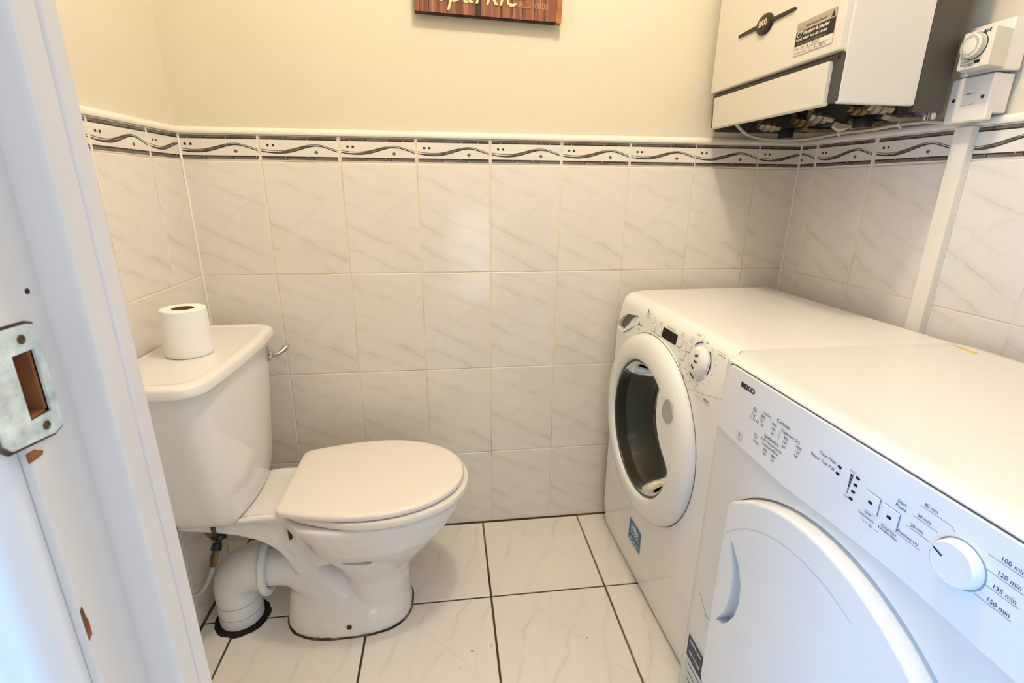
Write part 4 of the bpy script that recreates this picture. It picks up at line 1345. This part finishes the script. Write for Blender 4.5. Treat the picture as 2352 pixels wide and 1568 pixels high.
# dark inner chassis: back plate, top, side frames (open below)
bm = bmesh.new()
box(bm, 0.783, 0.850, BY0+0.001, BY0+0.010, ZB-0.008, ZT)
box(bm, 0.630, 0.850, BY1-0.010, BY1-0.001, ZB-0.004, ZT)
box(bm, 0.630, 0.850, BY0+0.004, BY1-0.002, 1.335, ZT)
box(bm, 0.842, 0.9270, BY0+0.10, BY1-0.002, 1.262, ZT)
finish('chassis', bm, M_DGREY, bo)
bm = bmesh.new()
box(bm, 0.619, 0.782, BY0-0.001, BY0+0.010, ZB+0.002, ZT, bev=0.003)
finish('side_panel', bm, M_WHITES, bo)
bm = bmesh.new()
box(bm, 0.605, 0.630, BY0+0.004, BY1-0.002, 1.354, ZT, bev=0.004)
finish('front_cover', bm, M_WHITEB, bo)
# dark frame behind the flap, with a hole
bm = bmesh.new()
box(bm, 0.617, 0.640, BY0+0.001, BY1-0.003, ZB+0.006, 1.3525, bev=0.002)
fr = finish('flap_frame', bm, M_DGREY, bo)
hole = bmesh.new()
box(hole, 0.625, 0.70, BY0+0.03, BY1-0.02, ZB-0.05, 1.345)
cut(fr, hole)
bm = bmesh.new()
lathe(bm, [(0, 0.0038), (0.0006, 0.0038), (0.0006, 0)], (0.6172, -0.489, 1.3450), (-1, 0, 0), 14)
finish('frame_hole', bm, M_INK, bo)
bm = bmesh.new()
prism(bm, [(0.606, 1.3405), (0.616, 1.3405), (0.620, 1.330), (0.622, ZB+0.003), (0.6165, ZB+0.000), (0.609, ZB+0.003)], 'y', -0.478, BY1-0.024)
bevel_all(bm, 0.002, 2, 30)
finish('flap', bm, M_WHITEB, bo)
# badge
Mb = face_x(0.6048, -0.251, 1.4625)
bm = bmesh.new()
def badge_ring(s, th):
    return [Mb @ Vector((p[0], p[1], th)) for p in arc(0, 0, 0.0305*s, 0, 360-12, 29, ry=0.0215*s)]
loft(bm, [badge_ring(1.0, 0), badge_ring(1.0, 0.0025), badge_ring(0.9, 0.0050), badge_ring(0.6, 0.0065)])
for sgn in (-1, 1):
    pts = [(sgn*0.026, -0.0052+0.002), (sgn*0.1030, -0.0030+0.001), (sgn*0.1058, 0.0), (sgn*0.1030, 0.0040), (sgn*0.026, 0.0055)]
    loft(bm, [[Mb @ Vector((p[0], p[1], 0)) for p in pts], [Mb @ Vector((p[0], p[1], 0.0030)) for p in pts]])
finish('badge', bm, mat('badge_black', (0.014, 0.011, 0.008), 0.35), bo, 40)
bm = bmesh.new()
add_text(bm, 'BAXI', 0.0170, Mb @ Matrix.Translation((0.0, 0.0015, 0.0069)), 0, 'CENTER', sx=0.80, bold=0.0006)
finish('badge_lettering', bm, mat('badge_cream', (0.80, 0.72, 0.48), 0.5), bo, 0)
# service record sticker
Mv = face_x(0.6046, -0.4245, 1.4000)
bm = bmesh.new()
flat(bm, Mv, rrect(0, 0, 0.0560, 0.0310, 0.0035), 1, 0.0)
rect(bm, Mv, -0.0545, 0.0545, -0.0285, 0.0290, 2, 0.0001)
rect(bm, Mv, -0.0555, 0.0555, 0.0145, 0.0305, 1, 0.0002)
rect(bm, Mv, -0.0550, 0.0550, -0.0120, 0.0145, 0, 0.0002)
def vt(s, size, u, v, mi, align='LEFT', **k):
    add_text(bm, s, size, Mv @ Matrix.Translation((u, v, 0.0004)), mi, align, **k)
vt('Boiler Service Record', 0.0072, -0.028, 0.0205, 0, shear=0.15, sx=0.9, bold=0.0001)
vt('RGII', 0.0075, -0.050, 0.0190, 3)
flat(bm, Mv, ((0.0410, 0.0165), (0.0525, 0.0165), (0.0475, 0.0285)), 0, 0.0003)
vt('CT', 0.0130, -0.053, 0.0085, 2, shear=0.2, bold=0.0004)
vt('Plumbing & Heating', 0.0098, -0.033, 0.0088, 2, shear=0.2, sx=0.93, bold=0.0003)
vt('Tel: 045 448007  Mob: 087 2481468', 0.0066, -0.0535, -0.0010, 2, sx=0.92, bold=0.0002)
vt('E.mail: charlie.major10@gmail.com', 0.0056, -0.045, -0.0082, 3)
vt('Date', 0.0052, -0.051, -0.0170, 0)
vt('14 . 6 . 2010', 0.0105, -0.036, -0.0165, 4, sx=1.0)
vt('Next Service due', 0.0050, -0.052, -0.0248, 0)
vt('15 . 6 . 2011', 0.0100, -0.012, -0.0242, 4, sx=1.0)
stroke(bm, Mv, [(-0.052, -0.0208), (0.052, -0.0208)], 0.0004, 3, 0.0003)
s = finish('service_sticker', bm, [M_INK, M_SILVER, mat('sticker_paper', (0.72, 0.68, 0.60), 0.5), mat('faint_print', (0.30, 0.26, 0.19), 0.5), mat('biro_ink', (0.035, 0.035, 0.05), 0.5)], bo, 0)
s['label'] = 'service record sticker, silver and black'
# pipework under the case
def fitting(name, y, x0, m, zc=1.268):
    bm = bmesh.new()
    lathe(bm, [(0, 0.0), (0, 0.010), (0.012, 0.010), (0.012, 0.0145), (0.024, 0.0145), (0.024, 0.010), (0.030, 0.0095), (0.030, 0.0125), (0.042, 0.0125), (0.042, 0.008), (0.060, 0.008), (0.060, 0.0)], (x0, y, zc), (1, 0, -0.10), 12)
    tube(bm, [(x0+0.004, y, zc), (x0+0.004, y, zc+0.060)], 0.0075, 10)
    return finish(name, bm, m, bo, 25)
fitting('valve', -0.130, 0.700, M_NICKEL)
fitting('valve', -0.245, 0.715, M_BRASS)
fitting('valve', -0.300, 0.715, M_NICKEL, 1.270)
fitting('valve', -0.390, 0.735, M_BRASS, 1.277)
fitting('valve', -0.425, 0.750, M_NICKEL, 1.275)
for i, (y, x, zc) in enumerate(((-0.120, 0.775, 1.247), (-0.350, 0.800, 1.250))):
    bm = bmesh.new()
    box(bm, x, x+0.020, y-0.022, y+0.016, zc-0.010, zc+0.014, bev=0.002)
    finish('valve_handle', bm, M_BLACK, bo)
bm = bmesh.new()
box(bm, 0.885, 0.926, -0.42, -0.030, 1.262, 1.285)
finish('mounting_jig', bm, mat('jig_grey_blue', (0.21, 0.225, 0.24), 0.6), bo)
for i, (y, x0) in enumerate(((-0.16, 0.80), (-0.27, 0.80), (-0.33, 0.79), (-0.40, 0.81))):
    bm = bmesh.new()
    tube(bm, [(x0, y, 1.262), (x0+0.04, y, 1.256), (0.925, y, 1.262)], 0.0075, 10, smooth_n=3)
    finish('pipe', bm, M_BRASS if i % 2 == 0 else M_NICKEL, bo)
bm = bmesh.new()
tube(bm, [(0.86, -0.20, 1.262), (0.87, -0.215, 1.252), (0.88, -0.235, 1.262), (0.875, -0.25, 1.254), (0.885, -0.27, 1.265)], 0.006, 8, smooth_n=4)
finish('drain_tail', bm, M_CABLE, bo)
bm = bmesh.new()
for y in (-0.480, -0.496):
    tube(bm, [(0.838, y, 1.256), (0.838, y, 1.242)], 0.005, 10)
finish('case_screw', bm, M_CHROME, bo)

# flex running under the boiler along the wall corner
cb = thing('electric_cable', 'cream flex looping under the boiler to the switch box', 'cable', (0.85, -0.15, 1.25))
bm = bmesh.new()
tube(bm, [(0.640, -0.115, 1.275), (0.690, -0.070, 1.260), (0.745, -0.030, 1.250), (0.810, -0.020, 1.243), (0.880, -0.035, 1.2425), (0.914, -0.080, 1.2460), (0.920, -0.150, 1.2500), (0.921, -0.250, 1.2490), (0.921, -0.330, 1.2520), (0.921, -0.400, 1.2500), (0.920, -0.445, 1.2440), (0.918, -0.485, 1.2420)], 0.0042, 10, smooth_n=5)
finish('flex', bm, M_CABLE, cb)
for y, z in ((-0.150, 1.2500), (-0.335, 1.2520)):
    bm = bmesh.new()
    tube(bm, [(0.927, y, z-0.009), (0.922, y, z-0.0055), (0.9165, y, z-0.003), (0.9155, y, z+0.001), (0.9185, y, z+0.0042), (0.9275, y, z+0.0060)], 0.0024, 6, smooth_n=3)
    finish('cable_clip', bm, M_WHITEP, cb)

fh.location.z -= 0.008

# switched spur with the timer above it
fs = thing('spur_box', 'pale square fused spur box on the right wall below the dial timer', 'switch', (0.91, -0.52, 1.24))
bm = bmesh.new()
box(bm, 0.898, 0.9265, -0.5580, -0.4800, 1.2480, 1.3150, bev=0.002)
finish('back_box', bm, M_BOXW, fs)
bm = bmesh.new()
loft(bm, [[Vector((0.8995, y, z)) for y, z in rrect(-0.5160, 1.2760, 0.0410, 0.0408, 0.003)], [Vector((0.8880, y, z)) for y, z in rrect(-0.5160, 1.2760, 0.0410, 0.0408, 0.003)], [Vector((0.8848, y, z)) for y, z in rrect(-0.5160, 1.2760, 0.0385, 0.0385, 0.003)]])
finish('faceplate', bm, M_BOXW, fs, 30)
for y in (-0.4880, -0.5440):
    bm = bmesh.new()
    lathe(bm, [(0, 0.0034), (0.0006, 0.0034), (0.0006, 0)], (0.8849, y, 1.2775), (-1, 0, 0), 12)
    finish('screw', bm, M_SCREW, fs)
bm = bmesh.new()
Mfu = face_x(0.8846, 0, 0)
stroke(bm, Mfu, [(0.503, 1.2850), (0.530, 1.2860)], 0.0006)
stroke(bm, Mfu, [(0.503, 1.2660), (0.530, 1.2672)], 0.0005)
stroke(bm, Mfu, [(0.511, 1.2857), (0.520, 1.2860)], 0.0014)
finish('fuse_carrier_line', bm, M_SEAM, fs, 0)

tm = thing('timer_switch', 'cream dial timer with round clock face on the wall above the spur box', 'timer', (0.90, -0.54, 1.32))
bm = bmesh.new()
box(bm, 0.8900, 0.9265, -0.5640, -0.4810, 1.3190, 1.4050, bev=0.003)
finish('base', bm, M_BOXW, tm)
bm = bmesh.new()
prism(bm, [(0.842, -0.5760), (0.842, -0.5180), (0.886, -0.5000), (0.891, -0.5000), (0.891, -0.5640)], 'z', 1.3230, 1.3850)
bevel_all(bm, 0.0015, 2, 30)
finish('timer_body', bm, M_TIMER, tm)
bm = bmesh.new()
lathe(bm, [(0.0, 0.0212), (0.002, 0.0212), (0.002, 0.0196), (0.0105, 0.0190), (0.012, 0.0165), (0.0122, 0.0)], (0.842, -0.5445, 1.3595), (-1, 0, 0), 48)
finish('clock_dial', bm, M_TIMER, tm, 40)
bm = bmesh.new()
lathe(bm, [(0.0, 0.0222), (0.0008, 0.0222), (0.0008, 0.0200)], (0.8418, -0.5447, 1.3592), (-1, 0, 0), 40, cap=False)
finish('dial_gap', bm, M_INK, tm)
bm = bmesh.new()
Mt = face_x(0.8296, -0.5445, 1.3595)
for i in range(48):
    a = 2*PI*i/48
    stroke(bm, Mt, [(0.0128*math.cos(a), 0.0128*math.sin(a)), (0.0142*math.cos(a), 0.0142*math.sin(a))], 0.0006)
for i in range(36):
    a = PI*1.02*i/36 - PI*0.62
    c = Vector((0.838, -0.5445-0.0193*math.cos(a), 1.3595+0.0193*math.sin(a)))
stroke(bm, Mt, arc(0, 0, 0.0160, 0, 350, 40), 0.0004, 0, 0.0, closed=True)
Mt2 = face_x(0.8417, 0, 0)
rect(bm, Mt2, 0.5245, 0.5595, 1.3302, 1.3352, 0)
rect(bm, Mt2, 0.5255, 0.5500, 1.3309, 1.3345, 1, 0.0002)
add_text(bm, 'apt', 0.0105, Mt2 @ Matrix.Translation((0.5600, 1.3812, 0)), 2, 'CENTER', bold=0.0003, shear=0.2)
add_text(bm, 'ON  I  TIMER', 0.0030, Mt2 @ Matrix.Translation((0.5400, 1.3272, 0)), 0, 'CENTER')
finish('dial_print', bm, [M_INK, M_TIMER, mat('green_black_print', (0.012, 0.03, 0.014), 0.5)], tm, 0)
bm = bmesh.new()
for i in range(60):
    a = 2*PI*i/60
    c = Vector((0.8365, -0.5445-0.0194*math.cos(a), 1.3595+0.0194*math.sin(a)))
    e = Vector((0, -math.cos(a), math.sin(a)))
    t_ = Vector((0, -math.sin(a), -math.cos(a)))
    vs = []
    for dx in (-0.0042, 0.0030):
        for s in (-1, 1):
            vs.append(bm.verts.new(c + Vector((dx, 0, 0)) + t_*s*0.0005 + e*0.0002))
            vs.append(bm.verts.new(c + Vector((dx, 0, 0)) + t_*s*0.0005 + e*0.0009))
    for f in ((0, 1, 3, 2), (4, 6, 7, 5), (0, 4, 5, 1), (2, 3, 7, 6), (1, 5, 7, 3)):
        bm.faces.new([vs[k] for k in f])
tk = finish('dial_tappets', bm, M_TIMER, tm, 0)
tk['kind'] = 'stuff'
bm = bmesh.new()
lathe(bm, [(0, 0.0042), (0.0012, 0.0042), (0.0016, 0.0032), (0.0016, 0)], (0.8897, -0.5560, 1.3640), (-1, 0, 0), 16)
finish('screw', bm, M_SCREW, tm)

# cable trunking down to the machines
tr = thing('cable_trunking', 'white square cable trunking running down the tiled right wall', 'trunking', (0.92, -0.495, 0.0))
bm = bmesh.new()
box(bm, 0.9125, 0.9283, -0.5150, -0.4790, 0.0, 1.2300, bev=0.0012)
finish('cover', bm, mat('trunking_plastic', (0.82, 0.78, 0.68), 0.35), tr)
bm = bmesh.new()
box(bm, 0.9262, 0.9284, -0.5162, -0.4780, 0.0, 1.2290)
finish('backplate', bm, mat('trunking_back', (0.72, 0.68, 0.58), 0.4), tr)

# ================================================================ PLAQUE
pq = thing('wall_plaque', 'reddish-brown plank plaque with cream lettering hung on the back wall', 'plaque', (0.0, -0.01, 1.52))
rot = math.radians(-1.6)
Mq2 = face_y(-0.002, -0.020, 1.5130, rot)
def pq_box(bm, u0, u1, v0, v1, t0, t1, mi=0):
    loft(bm, [[Mq2 @ Vector((u, v, t)) for u, v in ((u0, v0), (u1, v0), (u1, v1), (u0, v1))] for t in (t0, t1)], mi=mi)
us = [-0.185, -0.172, -0.150, -0.128, -0.104, -0.080, -0.058, -0.034, -0.021, 0.002, 0.030, 0.058, 0.085, 0.115, 0.142, 0.172]
for a, b in zip(us, us[1:]):
    bm = bmesh.new()
    pq_box(bm, a+0.0006, b-0.0006, 0.002, 0.210, -0.004, 0.0 - random.uniform(0, 0.0012))
    finish('plank', bm, M_WOODP if not (a < -0.022 and a > -0.035) else M_WOODD, pq, 0)
bm = bmesh.new()
pq_box(bm, -0.185, 0.172, 0.0, 0.212, -0.018, -0.003)
finish('backing_board', bm, M_WOODD, pq, 0)
bm = bmesh.new()
pq_box(bm, 0.172, 0.1855, 0.0, 0.212, -0.018, 0.0005)
finish('edge_strip', bm, M_WOODE, pq, 0)
bm = bmesh.new()
add_text(bm, 'Sparkle', 0.080, Mq2 @ Matrix.Translation((-0.135, 0.0520, 0.0008)), 0, 'LEFT', shear=0.35, sx=0.86)
add_text(bm, 'UNLESS YOU DO', 0.0200, Mq2 @ Matrix.Translation((0.070, 0.0330, 0.0008)), 1, 'LEFT', sx=0.52)
finish('lettering', bm, [M_CREAMP, mat('plaque_pale_lettering', (0.50, 0.25, 0.13), 0.6)], pq, 0)

# ================================================================ bits on the floor
bm = bmesh.new()
for x, y, a, l in ((-0.045, -0.492, 0.9, 0.010), (-0.088, -0.500, 2.7, 0.009), (0.125, -0.255, 0.3, 0.003), (-0.125, -0.545, 1.3, 0.010), (0.205, -0.50, 1.9, 0.006)):
    tube(bm, [(x, y, 0.0010), (x+l*0.5*math.cos(a), y+l*0.5*math.sin(a), 0.0022), (x+l*math.cos(a+0.2), y+l*math.sin(a+0.2), 0.0010)], 0.0005, 5)
lint = finish('lint', bm, M_LINT, None, 0)
lint['kind'] = 'stuff'
lint['label'] = 'dark bits of lint scattered on the pale floor tiles'
lint['category'] = 'lint'

# ================================================================ sub-parts
def base(o):
    n = o.name
    return n[:-4] if len(n) > 4 and n[-4] == '.' and n[-3:].isdigit() else n
def nest(t, part, *kids):
    """hang the pieces of a part under that part (thing > part > sub-part)"""
    ch = [o for o in bpy.data.objects if o.parent == t]
    p = [o for o in ch if base(o) == part][0]
    for o in ch:
        if base(o) in kids and o is not p:
            o.parent = p
            o.matrix_parent_inverse = Matrix.Identity(4)
nest(wm, 'door', 'door_grip', 'grip_inlay', 'door_glass', 'door_trim_ring')
nest(wm, 'drum', 'drum_paddle', 'drum_perforation')
nest(wm, 'programme_dial', 'dial_slots')
nest(dr, 'control_panel', 'push_button', 'button_gap', 'indicator_lamp', 'panel_print')
nest(dr, 'timer_dial', 'dial_pointer', 'dial_surround')
nest(dr, 'door', 'door_ring_line')
nest(dr, 'card_pocket', 'sticker')
nest(bo, 'badge', 'badge_lettering')
nest(bo, 'front_cover', 'service_sticker')
nest(bo, 'flap_frame', 'frame_hole')
nest(fs, 'faceplate', 'screw', 'fuse_carrier_line')
nest(tm, 'timer_body', 'clock_dial', 'dial_gap', 'dial_print', 'dial_tappets')
nest(tm, 'base', 'screw')
nest(toilet, 'pan', 'rusty_screw', 'sealant')
nest(toilet, 'cistern', 'cistern_bolt')
nest(toilet, 'seat', 'hinge', 'hinge_bolt')
nest(sp, 'bend', 'ring_seam')
